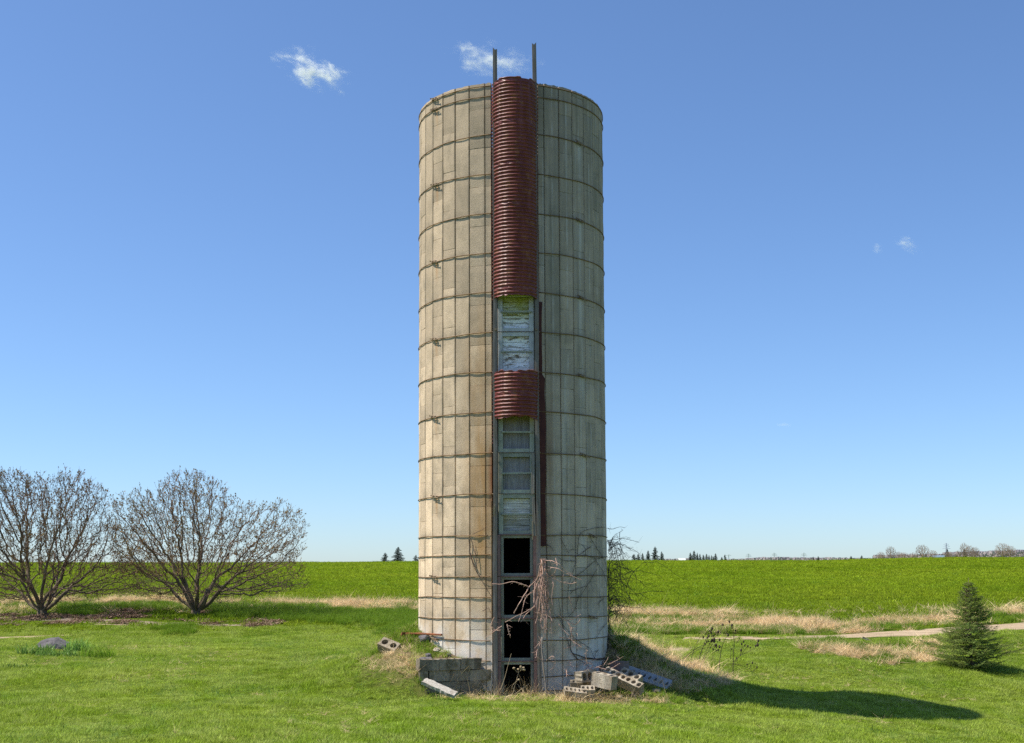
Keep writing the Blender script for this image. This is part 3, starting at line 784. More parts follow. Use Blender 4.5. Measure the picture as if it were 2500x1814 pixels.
# block retaining wall (left): a single wall of coursed blocks
rw = empty("retaining_wall", (0, 0, 0)); tag(rw, "short shaded wall of old hollow concrete blocks holding soil against the silo", "wall")
dirw = Vector((WB - WA).tolist() + [0]); Lw = dirw.length; dirw.normalize()
Hb, Lb, Db = .205, .40, .20
k = 0
for course in range(4):
    z = .70 - (course + 1) * Hb
    x = -.0 if course % 2 == 0 else -.20
    while x < Lw - (.22 if course == 0 else .12 - .1 * (course > 1)):
        L_ = min(Lb, Lw + .05 - x)
        if L_ > .15:
            b = hollow_block("concrete_block", L_ - .008, Db, Hb - .008, 3 if course == 0 else 2, M['blockdark'], k)
            c = WA + np.array([dirw.x, dirw.y]) * (x + L_ / 2)
            b.parent = rw
            orient(b, (c[0] + rnd.uniform(-.01, .01), c[1] + rnd.uniform(-.025, .02), z + rnd.uniform(-.006, .004)), (dirw.x, dirw.y + rnd.uniform(-.05, .05), rnd.uniform(-.025, .025)), None, (rnd.uniform(-.03, .03), rnd.uniform(-.05, .02), 1)); k += 1
        x += Lb
# loose blocks, right pile
def pix_block(p0, p1, Y0, Y1, zup, L, Dp, H, nh, mat, seed, label, upv=(0, 0, 1), hole=.66, name="concrete_block", group="loose concrete blocks at the foot of the silo"):
    a = at(*p0, Y0); b = at(*p1, Y1); d = Vector((b - a).tolist())
    o = hollow_block(name, L, Dp, H, nh, mat, seed, hole)
    c = (a + b) / 2
    orient(o, c, d, None, upv); tag(o, label, "block", group); return o
# big one lying with holes facing the viewer: local z points to the viewer
pix_block((1404, 1654), (1438, 1648), -2.20, -1.96, 0, .40, .20, .20, 3, M['block'], 11, "pale block with three round holes facing front, topmost of the pile", (.62, -.78, .06), .8)
pix_block((1448, 1672), (1500, 1685), -2.35, -2.62, 0, .42, .20, .24, 3, M['block'], 12, "tan block tilted with its three holes upward in front of the pile", (.22, -.18, 1))
pix_block((1480, 1652), (1566, 1694), -1.9, -2.35, 0, .80, .15, .19, 7, M['block'], 13, "long leaning block column with a row of seven dark holes", (.10, -.75, .75), .7)
pix_block((1520, 1655), (1562, 1676), -1.55, -1.8, 0, .42, .18, .19, 3, M['block'], 14, "pale block lying in the shade behind the row of holes", (.1, -.7, .7))
pix_block((1530, 1646), (1628, 1680), -1.05, -1.40, 0, .92, .30, .10, 8, M['bluegrey'], 15, "blue grey cored slab sloping down to the right in shadow", (-.15, -.5, 1), .45)
pix_block((1378, 1694), (1428, 1700), -2.75, -2.70, 0, .38, .20, .10, 5, M['block'], 16, "broken block half sunk in the grass beside the bare stem", (0, -.35, 1))
pix_block((1418, 1697), (1452, 1697), -2.60, -2.60, 0, .24, .20, .14, 3, M['block'], 17, "small broken block half sunk below the topmost block", (.1, -.35, 1))
pix_block((1404, 1684), (1440, 1682), -2.1, -2.1, 0, .42, .20, .16, 2, M['blockdark'], 18, "grey block buried under the topmost block of the pile", (0, -.2, 1))
# broken block on the left slope
p = gnd(955, 1582)
o = hollow_block("concrete_block", .38, .22, .20, 2, M['blockdark'], 21)
orient(o, (p[0] - .03, p[1], p[2] - .06), (.85, -.35, -.32), None, (.1, -.75, .75)); tag(o, "broken block with one open hole on the left grassy slope", "block", "loose concrete blocks at the foot of the silo")
# concrete slab piece (left front)
def rough_slab(name, L, Wd, H, mat, seed):
    mb = MB(); nxs, nys = 16, 6; vs = []
    for top in (1, 0):
        for j in range(nys + 1):
            for i in range(nxs + 1):
                x = -L / 2 + L * i / nxs; y = -Wd / 2 + Wd * j / nys
                e = .014 * (float(vnoise(i * .7, j * 3 + seed, 1.1, 4)) - .5) * 2
                if j in (0, nys): y += e
                if i in (0, nxs): x += e * 1.4
                vs.append((x, y, (H if top else 0) + .010 * (float(vnoise(i, j, .6, seed)) - .5)))
    n = (nxs + 1) * (nys + 1); w = nxs + 1
    fs = [(j * w + i, j * w + i + 1, (j + 1) * w + i + 1, (j + 1) * w + i) for j in range(nys) for i in range(nxs)]
    fs += [tuple(n + q for q in f[::-1]) for f in fs]
    for i in range(nxs):
        fs.append((n + i, n + i + 1, i + 1, i)); a = nys * w + i; fs.append((a, a + 1, n + a + 1, n + a))
    for j in range(nys):
        a = j * w; fs.append((a, a + w, n + a + w, n + a)); a = j * w + nxs; fs.append((n + a, n + a + w, a + w, a))
    mb.add(vs, fs, .5); return mb.build(name, mat)
o = rough_slab("concrete_slab", .66, .15, .06, M['slab'], 3)
a = at(1040, 1661, -2.9); b = at(1108, 1692, -3.15)
orient(o, (a + b) / 2 + np.array([0, 0, -.05]), (b - a), None, (.0, -.45, 1)); tag(o, "jagged grey slab fragment lying in the grass before the block wall", "slab")
o = rough_slab("concrete_post", .62, .07, .06, M['slab'], 5)
a = gnd(944, 1543); b = gnd(988, 1518)
orient(o, (a + b) / 2 + np.array([0, 0, .03]), (b - a), None, (0, -.2, 1)); tag(o, "narrow grey concrete length lying up the left grassy slope", "concrete post")
# rusty bar with bent bracket
mb = MB(); a = gnd(990, 1553) + np.array([0, 0, .05]); b = at(1078, 1550, -1.35)
mb.tube([a, (a * .6 + b * .4) + np.array([0, 0, .01]), b], [.018, .02, .02], 7)
mb.box(a, (.16, .06, .05), Matrix.Rotation(.4, 3, 'Z'), jit=.015)
o = mb.build("rusty_bar", M['rust_orange']); tag(o, "rusty iron bar with bent plate lying across the left mound", "iron bar")
for i, (px, py, s_, mt, lb) in enumerate([(1037, 1566, .125, 'stone', "grey angular stone lying under the rusty bar"), (1066, 1563, .10, 'pebble', "reddish flat stone at the end of the rusty bar"),
        (1065, 1592, .085, 'pebble', "round pinkish stone above the block wall"), (1080, 1597, .07, 'pebble', "brown pebble right of the round pinkish stone"),
        (1047, 1589, .05, 'pebble', "small tan pebble left of the round pinkish stone"), (1046, 1606, .08, 'stone', "grey rubble stone on the left end of the block wall"),
        (1095, 1603, .055, 'stone', "little grey stone sitting on the wall's top course"), (1040, 1625, .16, 'stone', "large dark rubble stone at the broken wall end")]):
    p = gnd(px, py); mb = MB(); mb.blob((0, 0, 0), (s_, s_ * .8, s_ * .66), 50 + i, Matrix.Rotation(i, 3, 'Z'), 9, .3)
    o = mb.build("loose_stone", M[mt], None, False, (p[0], p[1], p[2] + s_ * .45)); tag(o, lb, "stone", "loose stones on the left mound")
for i in range(9):
    px_, py_ = [(1398, 1701), (1462, 1700), (1470, 1690), (1512, 1704), (1545, 1701), (1390, 1682), (1580, 1697), (1600, 1690), (1432, 1708)][i]
    p = gnd(px_, py_); s_ = rnd.uniform(.035, .075); mb = MB(); mb.blob((0, 0, 0), (s_ * 1.3, s_, s_ * .7), 90 + i, Matrix.Rotation(i * 1.3, 3, 'Z'), 6, .4)
    o = mb.build("concrete_fragment", M['block'], None, False, (p[0], p[1], p[2] + s_ * .35)); tag(o, "small broken concrete fragment in the straw before the block pile", "concrete fragment", "small fragments before the block pile")
# corrugated scrap near right edge
mb = MB(); vs = []
a = at(1484, 1640, -1.35); n = 40
for i in range(n + 1):
    t = i / n; ang = -1.2 + 2.4 * t
    for j in range(13):
        zz = j / 12 * .42
        r = .16 + .007 * math.cos(zz / .06 * 2 * math.pi)
        vs.append((a[0] + .22 + r * math.sin(ang) * 1.2, a[1] - r * math.cos(ang) + .1, a[2] - .22 + zz + .012 * (float(vnoise(i, 3, .4)) - .5) * (j == 12)))
fs = [(i * 13 + j, i * 13 + j + 1, (i + 1) * 13 + j + 1, (i + 1) * 13 + j) for i in range(n) for j in range(12)]
mb.add(vs, fs); o = mb.build("corrugated_sheet", M['sheet'], smooth=True); q = o.modifiers.new("t", 'SOLIDIFY'); q.thickness = .004
tag(o, "curved scrap of corrugated metal standing behind the blocks", "metal sheet")
# field stone on the lawn
p = gnd(135, 1586); mb = MB(); mb.blob((0, 0, 0), (.40, .27, .22), 81, Matrix.Rotation(.2, 3, 'Z'), 14, .28)
o = mb.build("boulder", M['stone'], None, False, (p[0], p[1], p[2] + .07)); tag(o, "dark purple grey boulder among broad leaves on the left lawn", "boulder")
# pale piece on the right bank
p = gnd(2116, 1565); mb = MB(); mb.box((0, 0, .05), (.30, .10, .07), Matrix.Rotation(.4, 3, 'Y'), .9, .012)
o = mb.build("pale_log", M['block'], None, False, tuple(p), .01); tag(o, "short pale length of wood lying in the dry grass bank", "log")

# ------------------------------------------------------------------ vines
def wiggle(pts, n=6, amp=.01, seed=0):
    rr = np.random.default_rng(seed); P = np.array(pts, float); out = [P[0]]
    for a, b in zip(P[:-1], P[1:]):
        L = np.linalg.norm(b - a)
        for k in range(1, n + 1):
            q = a + (b - a) * k / n
            if k < n: q = q + rr.normal(0, amp * L ** .5, 3)
            out.append(q)
    # smooth
    O = np.array(out); 
    if len(O) > 2: O[1:-1] = .25 * O[:-2] + .5 * O[1:-1] + .25 * O[2:]
    return O
def twigs(mb, path, r, k, seed, ln=.12, up=.3, n=4):
    rr = np.random.default_rng(seed)
    for _ in range(k):
        i = rr.integers(1, len(path) - 1); p = path[i]; d = rr.normal(0, 1, 3); d[2] = d[2] * .6 - up * .5; d /= np.linalg.norm(d)
        L = ln * rr.uniform(.3, 1.2); q = [p, p + d * L * .5, p + (d + rr.normal(0, .3, 3)) * L]
        mb.tube(q, [r * .6, r * .45, r * .2], n, cap=False)
# zone coordinates of the enlarged photograph (x0, y0, scale)
def Z4(x, y): return 1180 + x / 3.504, 1270 + y / 3.504
def ZV(x, y): return 1300 + x / 4.572, 1280 + y / 4.572
vine = empty("vine", (.62, -2.0, 0)); vine.location = (0, 0, 0); tag(vine, "pale dry vine tangle hanging beside the dark door openings", "vine")
mb = MB()
strands = [
 [(500, 330), (495, 370), (480, 430), (450, 520), (400, 560), (350, 640), (300, 730), (262, 795)],
 [(505, 340), (520, 470), (530, 560), (545, 640), (525, 740), (545, 850), (530, 950), (545, 1035)],
 [(505, 340), (510, 430), (505, 540), (500, 640), (505, 760), (520, 900), (525, 1000)],
 [(500, 340), (480, 450), (440, 540), (430, 640), (460, 760), (500, 820)],
 [(510, 350), (540, 460), (590, 500), (600, 560), (580, 680), (575, 800), (560, 940)],
 [(515, 380), (560, 400), (640, 410), (700, 450), (760, 480), (840, 508)],
 [(530, 342), (600, 350), (660, 385), (700, 430), (765, 475)],
 [(620, 325), (635, 400), (600, 465), (560, 480)],
 [(600, 490), (660, 530), (750, 548), (800, 530)],
 [(470, 520), (440, 600), (360, 660), (330, 790), (300, 870)],
 [(460, 540), (430, 660), (440, 740), (350, 790), (250, 840), (185, 872)],
 [(440, 740), (370, 800), (320, 870)],
 [(385, 570), (330, 545), (250, 525), (160, 545), (75, 542)],
 [(470, 560), (490, 650), (480, 740), (455, 860)],
 [(500, 560), (545, 600), (560, 660), (520, 720), (540, 800), (590, 860)],
 [(640, 805), (700, 860), (760, 850), (835, 805)], [(735, 650), (760, 760), (820, 860)],
 [(650, 1000), (740, 1010), (800, 1060), (840, 1085)], [(640, 880), (690, 950), (780, 1060)],
 [(720, 870), (760, 930), (800, 980)], [(735, 880), (765, 1010), (840, 1075)],
 [(830, 850), (780, 900), (690, 840)], [(690, 1095), (760, 1075), (840, 1080)],
 [(475, 990), (495, 1030), (440, 1095)], [(490, 1040), (460, 1120), (450, 1180)],
 [(540, 1200), (600, 1160), (615, 1230), (590, 1270)], [(205, 890), (215, 960), (232, 1005)],
 [(160, 905), (80, 960), (10, 1020)], [(95, 830), (70, 880), (60, 950)], [(70, 900), (100, 940), (150, 940)],
 [(730, 1200), (765, 1270)], [(715, 1260), (712, 1340)],
]
for si, s_ in enumerate(strands):
    Y0 = -2.02 if s_[0][0] < 560 else -1.98
    pts = []
    for k, (x, y) in enumerate(s_):
        X, Yp = Z4(x, y)
        dx = abs(x - 505) / 500
        pts.append(at(X, Yp, Y0 - .08 * math.sin(k * 1.3 + si) - .20 - .04 * (x > 620)))
    w = wiggle(pts, 4, .02, si)
    mb.tube(w, np.linspace(.0090, .0040, len(w)) if si else .008, 4, cap=False)
    twigs(mb, w, .005, 7, si + 100, .10)
rr = np.random.default_rng(5)
for k in range(26):      # the dense hanging bundle
    x0, x1 = rr.uniform(485, 530), rr.uniform(470, 575); y1 = rr.uniform(700, 1030)
    pts = []
    for j in range(7):
        t = j / 6; X, Yp = Z4(x0 + (x1 - x0) * t + 32 * math.sin(t * 5 + k) * t, 330 + (y1 - 330) * t); pts.append(at(X, Yp, -2.18 - .08 * math.sin(k * 2.1 + j)))
    w = wiggle(pts, 3, .02, 200 + k); mb.tube(w, np.linspace(.0075, .004, len(w)), 4, cap=False); twigs(mb, w, .005, 5, k, .08)
mb.build("dry_stems", M['vine_pale'], vine, True)
mb = MB()   # its bare trunk near the ground
pts = [at(*Z4(500, 1000), -2.05), at(*Z4(505, 1150), -2.06), at(*Z4(520, 1300), -2.10), at(*Z4(540, 1480), -2.15), at(*Z4(545, 1530), -2.16)]
mb.tube(wiggle(pts, 4, .008, 3), .016, 7); mb.tube(wiggle([at(*Z4(498, 1010), -2.02), at(*Z4(496, 1180), -2.02), at(*Z4(515, 1330), -2.08)], 5, .01, 4), .005, 5)
mb.build("trunk", M['post'], vine, True)

def cylray(px, py, r=RS + .03):
    v = ray(px, py); a = v[0] ** 2 + v[1] ** 2; b = 2 * (EYE[0] * v[0] + EYE[1] * v[1]); c = EYE[0] ** 2 + EYE[1] ** 2 - r * r
    D_ = b * b - 4 * a * c
    if D_ < 0: t = -b / (2 * a)
    else: t = (-b - math.sqrt(D_)) / (2 * a)
    return EYE + v * t
vine2 = empty("vine"); tag(vine2, "dark vine tangle on the silo's shaded right edge, arching out over the field", "vine")
mb = MB()
wall_str = [
 [(830, 1500), (720, 1510), (560, 1480), (440, 1440), (370, 1240), (320, 1050), (290, 830)],
 [(500, 1500), (430, 1420), (420, 1260), (450, 1150)], [(560, 1330), (480, 1280), (390, 1180), (240, 990)],
 [(480, 350), (490, 420), (440, 560), (400, 700), (385, 900), (400, 1020)], [(500, 340), (515, 140), (560, 80), (700, 35), (820, 40)],
 [(310, 150), (370, 260), (410, 335)], [(640, 130), (720, 270), (800, 380), (830, 520)], [(690, 370), (790, 530), (830, 700)],
 [(690, 410), (560, 530), (500, 570), (400, 720)], [(480, 410), (400, 410), (330, 400), (280, 360)], [(520, 790), (470, 960), (400, 1030)],
 [(720, 500), (600, 700), (520, 820)], [(800, 820), (730, 900)], [(600, 350), (580, 250), (520, 210)],
 [(420, 780), (450, 740), (600, 690)], [(640, 1600), (560, 1530), (500, 1500)], [(700, 1500), (640, 1380), (560, 1330)],
 [(740, 1400), (700, 1440), (690, 1520)], [(830, 1100), (760, 1180), (700, 1290)], [(130, 230), (200, 240), (240, 300)],
 [(520, 350), (600, 340), (700, 385), (830, 360)], [(660, 240), (560, 320), (480, 360)],
]
for si, s_ in enumerate(wall_str):
    pts = [cylray(*ZV(x, y)) for x, y in s_]
    w = wiggle(pts, 5, .010, 300 + si); w = np.array([q if math.hypot(q[0], q[1]) > RS + .015 else np.array([q[0] * (RS + .02) / math.hypot(q[0], q[1]), q[1] * (RS + .02) / math.hypot(q[0], q[1]), q[2]]) for q in w])
    mb.tube(w, np.linspace(.013 if si < 2 else .0055, .003, len(w)), 4, cap=False); twigs(mb, w, .004, 6, si + 400, .12)
mb.build("wall_stems", M['vine_dark'], vine2, True)
mb = MB(); rr = np.random.default_rng(9)
def Z1(x, y): return 1440 + x / 5.675, 1270 + y / 5.675
free = [
 [(245, 110), (315, 125), (405, 95), (488, 103)], [(0, 110), (80, 95), (240, 112)],
 [(245, 290), (300, 310), (360, 400), (400, 560), (420, 660)], [(245, 280), (330, 270), (430, 250), (540, 265), (650, 300), (685, 305)],
 [(250, 330), (350, 350), (430, 320), (560, 380), (680, 460), (760, 580), (810, 640)],
 [(415, 165), (412, 260), (440, 400), (460, 560)], [(300, 380), (420, 330), (500, 370), (640, 440)],
 [(250, 420), (330, 360), (420, 410), (500, 480), (550, 520)],
 [(250, 700), (300, 560), (370, 560), (380, 700), (450, 860), (520, 1030), (540, 1060)],
 [(500, 940), (560, 780), (640, 680), (740, 585), (930, 580), (1100, 680), (1200, 760), (1380, 840)],
 [(470, 760), (560, 710), (700, 700), (830, 730), (1000, 790)], [(450, 600), (560, 720), (680, 840), (870, 905)],
 [(540, 1020), (660, 1020), (800, 985), (1000, 985)], [(690, 1015), (760, 1060), (820, 1090)],
 [(430, 860), (560, 940), (660, 1050), (740, 1200)], [(540, 1060), (640, 1130), (720, 1210)], [(400, 640), (600, 700), (660, 830), (640, 930), (560, 980)],
 [(250, 1350), (400, 1260), (500, 1120), (560, 1050)], [(260, 800), (420, 830), (560, 800), (640, 820)], [(700, 850), (780, 920), (720, 970)],
 [(260, 940), (320, 930), (380, 1000), (420, 1120), (400, 1260)], [(270, 1240), (360, 1300), (390, 1420)], [(380, 1170), (520, 1200), (700, 1210), (880, 1330)],
]
for k in range(115):
    x0 = 255 + rr.uniform(0, 30); y0 = rr.uniform(260, 1350); x1 = x0 + rr.uniform(40, 330) * (1 if y0 > 500 else .7); y1 = y0 + rr.uniform(-180, 330)
    y1 = min(y1, 1500)
    free.append([(x0, y0), ((x0 + x1) / 2 + rr.uniform(-70, 70), min(y0, y1) - rr.uniform(-60, 120)), (x1, y1), (x1 + rr.uniform(-120, 90), y1 + rr.uniform(-60, 200))])
for k in range(10):
    x0 = 255 + rr.uniform(-14, 22)
    free.append([(x0, rr.uniform(480, 700)), (x0 + rr.uniform(-12, 22), 900), (x0 + rr.uniform(-12, 22), 1200), (x0 + rr.uniform(-14, 30), 1560)])
for si, s_ in enumerate(free):
    Yb = .30 + rr.uniform(-.35, .5); pts = []
    for k, (x, y) in enumerate(s_): pts.append(at(*Z1(x, y), Yb + rr.uniform(-.12, .12)))
    w = wiggle(pts, 6, .02, 500 + si)
    r0 = .0065 if si < 23 else (.0036 if si < 173 else .008)
    mb.tube(w, np.linspace(r0, .0025, len(w)), 4, cap=False); twigs(mb, w, .0035, 8 if si < 23 else 3, si + 700, .13)
mb.build("free_stems", M['vine_dark'], vine2, True)
# thin vine left of the door column
vine3 = MB()
def Z3(x, y): return 980 + x / 3.292, 1000 + y / 3.292
for si, s_ in enumerate([[(575, 1000), (640, 970), (680, 945)], [(540, 1040), (550, 1150), (580, 1260), (620, 1340), (720, 1385)], [(590, 1120), (610, 1290), (545, 1180)],
        [(555, 1150), (600, 1300), (680, 1430), (720, 1500)], [(560, 1040), (580, 1120), (600, 1180)], [(650, 1620), (700, 1590), (720, 1640)]]):
    pts = [cylray(*Z3(x, y)) for x, y in s_]; w = wiggle(pts, 5, .010, 600 + si); vine3.tube(w, np.linspace(.006, .003, len(w)), 4, cap=False); twigs(vine3, w, .004, 3, si, .1)
o = vine3.build("vine", M['vine_dark'], None, True); tag(o, "thin sparse vine on the sunlit staves left of the door column", "vine")
# brush pile behind the blocks
mb = MB(); rr = np.random.default_rng(12)
for k in range(26):
    X, Yp = rr.uniform(1420, 1490), rr.uniform(1618, 1650)
    a = at(X, Yp, -2.0 + rr.uniform(-.3, .3)); d = rr.normal(0, 1, 3) * np.array([1, .5, .5]); d /= np.linalg.norm(d)
    w = wiggle([a, a + d * rr.uniform(.15, .4)], 5, .02, k); mb.tube(w, np.linspace(.007, .003, len(w)), 4, cap=False); twigs(mb, w, .004, 3, k, .1)
o = mb.build("brush_pile", M['vine_pale'], None, True); tag(o, "tangle of dry broken twigs lying on the concrete block pile", "brush")

# ------------------------------------------------------------------ branching trees (space colonisation)
def colonise(att, start, step, kill, infl, maxn=14000, bias=(0, 0, .1), seed=0, dirs=None):
    """returns nodes, parents"""
    rr = np.random.default_rng(seed)
    N = [np.array(p, float) for p in start[0]]; Pn = list(start[1])
    att = np.array(att)
    nodes = np.array(N)
    dist = np.full(len(att), 1e9); near = np.zeros(len(att), int)
    def upd(i0):
        nonlocal dist, near
        new = nodes[i0:]
        for c in range(0, len(new), 256):
            D_ = np.linalg.norm(att[:, None] - new[None, c:c + 256], axis=2); j = D_.argmin(1); dm = D_[np.arange(len(att)), j]
            mk = dm < dist; dist[mk] = dm[mk]; near[mk] = i0 + c + j[mk]
    upd(0); seen = set()
    for it in range(400):
        act = dist < infl
        if not act.any(): break
        idx = near[act]; v = att[act] - nodes[idx]; v /= np.maximum(np.linalg.norm(v, axis=1), 1e-9)[:, None]
        S = np.zeros((len(nodes), 3)); np.add.at(S, idx, v); u = np.unique(idx)
        d = S[u]; d /= np.maximum(np.linalg.norm(d, axis=1), 1e-9)[:, None]; d = d + np.array(bias) + rr.normal(0, .22, d.shape)
        d /= np.linalg.norm(d, axis=1)[:, None]
        newp = nodes[u] + d * step
        keep = []
        for q, pp in zip(newp, u):
            key = (int(pp), tuple(np.round(q / step * 2).astype(int)))
            if key in seen: continue
            seen.add(key); keep.append((q, int(pp)))
        if not keep: break
        i0 = len(nodes); nodes = np.vstack([nodes, [k[0] for k in keep]]); Pn += [k[1] for k in keep]
        upd(i0)
        al = dist > kill; att = att[al]; dist = dist[al]; near = near[al]
        if len(att) == 0 or len(nodes) > maxn: break
    return nodes, Pn
def tree_meshes(nodes, par, r_tip, power, r_split, sides=(8, 4), rmax=1):
    n = len(nodes); ch = [[] for _ in range(n)]
    for i, p_ in enumerate(par):
        if p_ >= 0: ch[p_].append(i)
    rad = np.zeros(n)
    for i in range(n - 1, -1, -1):
        rad[i] = r_tip if not ch[i] else sum(rad[c] ** power for c in ch[i]) ** (1 / power)
    rad = np.minimum(rad, rmax)
    thick, thin = MB(), MB(); tips = []
    used = set()
    roots = [i for i, p_ in enumerate(par) if p_ < 0]
    stack = [(r_, None) for r_ in roots]
    while stack:
        i, pr = stack.pop()
        chain = [pr] if pr is not None else []
        chain.append(i)
        while ch[i]:
            cs = sorted(ch[i], key=lambda c: -rad[c])
            for c in cs[1:]: stack.append((c, i))
            i = cs[0]; chain.append(i)
        tips.append(nodes[i])
        P_ = nodes[chain]; R_ = rad[chain].copy()
        if pr is not None: R_[0] = min(R_[0], R_[1] * 1.15)
        # divide in a thick and a thin length
        k = int(np.sum(R_ >= r_split))
        if k >= 2: thick.tube(P_[:k + 1], R_[:k + 1], sides[0], cap=False)
        if k < len(P_) - 1: thin.tube(P_[max(0, k - 0 if k < 2 else k):], R_[max(0, k if k >= 2 else 0):], sides[1], cap=False) if k >= 2 else thin.tube(P_, R_, sides[1], cap=False)
    return thick, thin, tips, rad, ch
def shrub(px, py, label, sr=3.0, sl_=3.0, seed=0):
    base = gnd(px, py); root = empty("bare_shrub", tuple(base)); tag(root, label, "shrub", "leafless shrubs at the edge of the field")
    rr = np.random.default_rng(seed)
    rx, ry, H = 3.0, 2.4, 4.8
    att = []
    while len(att) < 6000:
        q = rr.uniform(-1, 1, 3); q[2] = abs(q[2])
        x, y, z = q[0] * rx * 1.12, q[1] * ry, q[2] * H
        th = math.atan2(math.hypot(x / rx, y / ry), z / H)       # angle from the vertical, in crown space
        rad = (math.hypot(x / rx, y / ry) ** 3.0 + (z / H) ** 3.0) ** .3333
        lim = .98 + .09 * math.sin(3.7 * math.atan2(x, z + .1) + seed) + .07 * math.sin(9 * math.atan2(x, z + .1) + seed * 2)
        if rad > lim or th > 1.42 or rad < .28: continue
        if rr.random() > .25 + .75 * (rad) ** 1.0: continue
        att.append((x * (sr if x > 0 else sl_) / 3.0, y, z))
    # starting stems
    N = [np.array([0, 0, -.15]), np.array([0, 0, .1])]; P_ = [-1, 0]
    ns = 11
    for k in range(ns):
        a = 2 * math.pi * k / ns + rr.uniform(-.3, .3); tilt = [1.05, .75, .35, .95, .55, 1.15, .3, .85, .6, 1.1, .45][k]
        p_ = N[1].copy(); pi = 1; d = np.array([math.cos(a) * math.sin(tilt) * 1.15, math.sin(a) * math.sin(tilt) * .8, math.cos(tilt)])
        for j in range(10):
            d = d + np.array([0, 0, .035]) + rr.normal(0, .10, 3); d /= np.linalg.norm(d)
            p_ = p_ + d * .13; N.append(p_); P_.append(pi); pi = len(N) - 1
    nodes, par = colonise(att, (N, P_), .105, .19, 1.1, 19000, (0, 0, .16), seed)
    thick, thin, tips, rad, ch = tree_meshes(nodes, par,   .0054, 2.10, .020, (8, 4), .19)
    thick.build("trunk", M['bark'], root, True)
    # extra short twigs with buds
    bd = MB()
    for i in range(len(nodes)):
        if rad[i] > .016: continue
        tip = not ch[i]
        cnt = 4 if tip else (1 if rr.random() < .85 else 0)
        for _ in range(cnt):
            d = rr.normal(0, .55, 3) + np.array([0, 0, .75]) + (nodes[i] - np.array([0, 0, 1.0])) * .14; d /= np.linalg.norm(d)
            L = rr.uniform(.10, .32); q = nodes[i] + d * L
            thin.tube([nodes[i], nodes[i] + d * L * .5 + rr.normal(0, .012, 3), q], [.0038, .0030, .0020], 3, cap=False)
            if nodes[i][2] > 1.2 and rr.random() < .85:
                for b_ in range(3):
                    c = q - d * rr.uniform(0, .6) * L + rr.normal(0, .012, 3); u = rr.normal(0, 1, 3) * .013; w = d * rr.uniform(.02, .05) + rr.normal(0, .008, 3)
                    bd.add([c - u, c + u, c + w + u * .3, c + w - u * .3], [(0, 1, 2, 3)], rr.random())
    thin.build("branches", M['twig'], root, True)
    bd.build("buds", M['bud'], root)
    return root
s1 = shrub(478, 1500, "bare rounded shrub nearer the silo, full spread in view with low limbs reaching right", 3.65, 2.85, 4)
mb = MB(); mb.tube([(.25, -.3, .2), (.42, -.42, .55), (.5, -.45, .85)], [.09, .075, .07], 9); mb.build("cut_stub", M['bark'], s1, True)
s2 = shrub(102, 1501, "bare shrub at the left edge, crown cut off by the photo frame", 3.45, 3.0, 9)

# ------------------------------------------------------------------ young spruce
def spruce_mesh(H, Rb, seed, whorls=22, perw=9, needles=True, rough=1.0):
    rr = np.random.default_rng(seed); wood, nd = MB(), MB()
    wood.tube([(0, 0, -.1), (0.01, 0, H * .3), (0, .01, H * .7), (0, 0, H)], [.035 * H / 2.2, .028 * H / 2.2, .014, .004], 7)
    def tuft(p, d, L):
        d = d / np.linalg.norm(d); a = np.cross(d, [0.1, .2, .97]); a /= np.linalg.norm(a); b = np.cross(d, a)
        n = int(L / .0062); sh = rr.random()
        for k in range(n):
            c = p + d * L * k / n; an = rr.uniform(0, 6.28); o = math.cos(an) * a + math.sin(an) * b
            t = c + (o * .75 + d * .55) * rr.uniform(.020, .034) * rough
            w = np.cross(o, d) * .0042 * rough
            nd.add([c - w, c + w, t], [(0, 1, 2)], sh)
    for i in range(whorls):
        t = i / (whorls - 1); z = H * (.05 + .87 * t ** .95)
        Rr = Rb * (1 - (z / H)) ** 1.05 * (1.0 if t > .1 else .75)
        for k in range(perw):
            az = rr.uniform(0, 6.283); L = Rr * rr.uniform(.45, 1.18) * (1 + .16 * math.sin(az * 2 + z * 5)) + .03
            d = np.array([math.cos(az), math.sin(az), 0.0]); P_ = []
            for j in range(6):
                s_ = j / 5; P_.append(np.array([0, 0, z + rr.uniform(-.05, .05)]) + d * L * s_ + np.array([0, 0, L * (.10 * s_ + (.22 if t > .5 else .02) * s_ * s_ - .08 * math.sin(s_ * 3.1))]))
            wood.tube(P_, np.linspace(.009, .003, 6), 4, cap=False)
            P_ = np.array(P_)
            m_ = max(3, int(L / .055))
            for q in range(m_):
                s_ = (q + .6) / m_
                if s_ < .22: continue
                p0 = np.array([np.interp(s_ * 5, range(6), P_[:, c]) for c in range(3)])
                for sd in (-1, 1):
                    side = np.array([-d[1], d[0], 0]) * sd
                    dd = d * .75 + side * rr.uniform(.5, 1.0) + np.array([0, 0, rr.uniform(-.15, .25)])
                    tuft(p0, dd, min(.2, L * .36 * (1.15 - s_) + .05) * rr.uniform(.7, 1.2))
            tuft(P_[3], P_[5] - P_[3], np.linalg.norm(P_[5] - P_[3]) * 1.15)
    tuft(np.array([0, 0, H * .86]), np.array([0, 0, 1.0]), H * .15)
    return wood, nd
p = gnd(2372, 1632)
sp = empty("spruce_tree", tuple(p)); tag(sp, "small young spruce with a pointed orange tip beside the dirt road", "tree")
wd, nd = spruce_mesh(2.26, 1.12, 3, 16, 27)
wd.build("trunk", M['bark'], sp, True); nd.build("crown", M['needle'], sp)

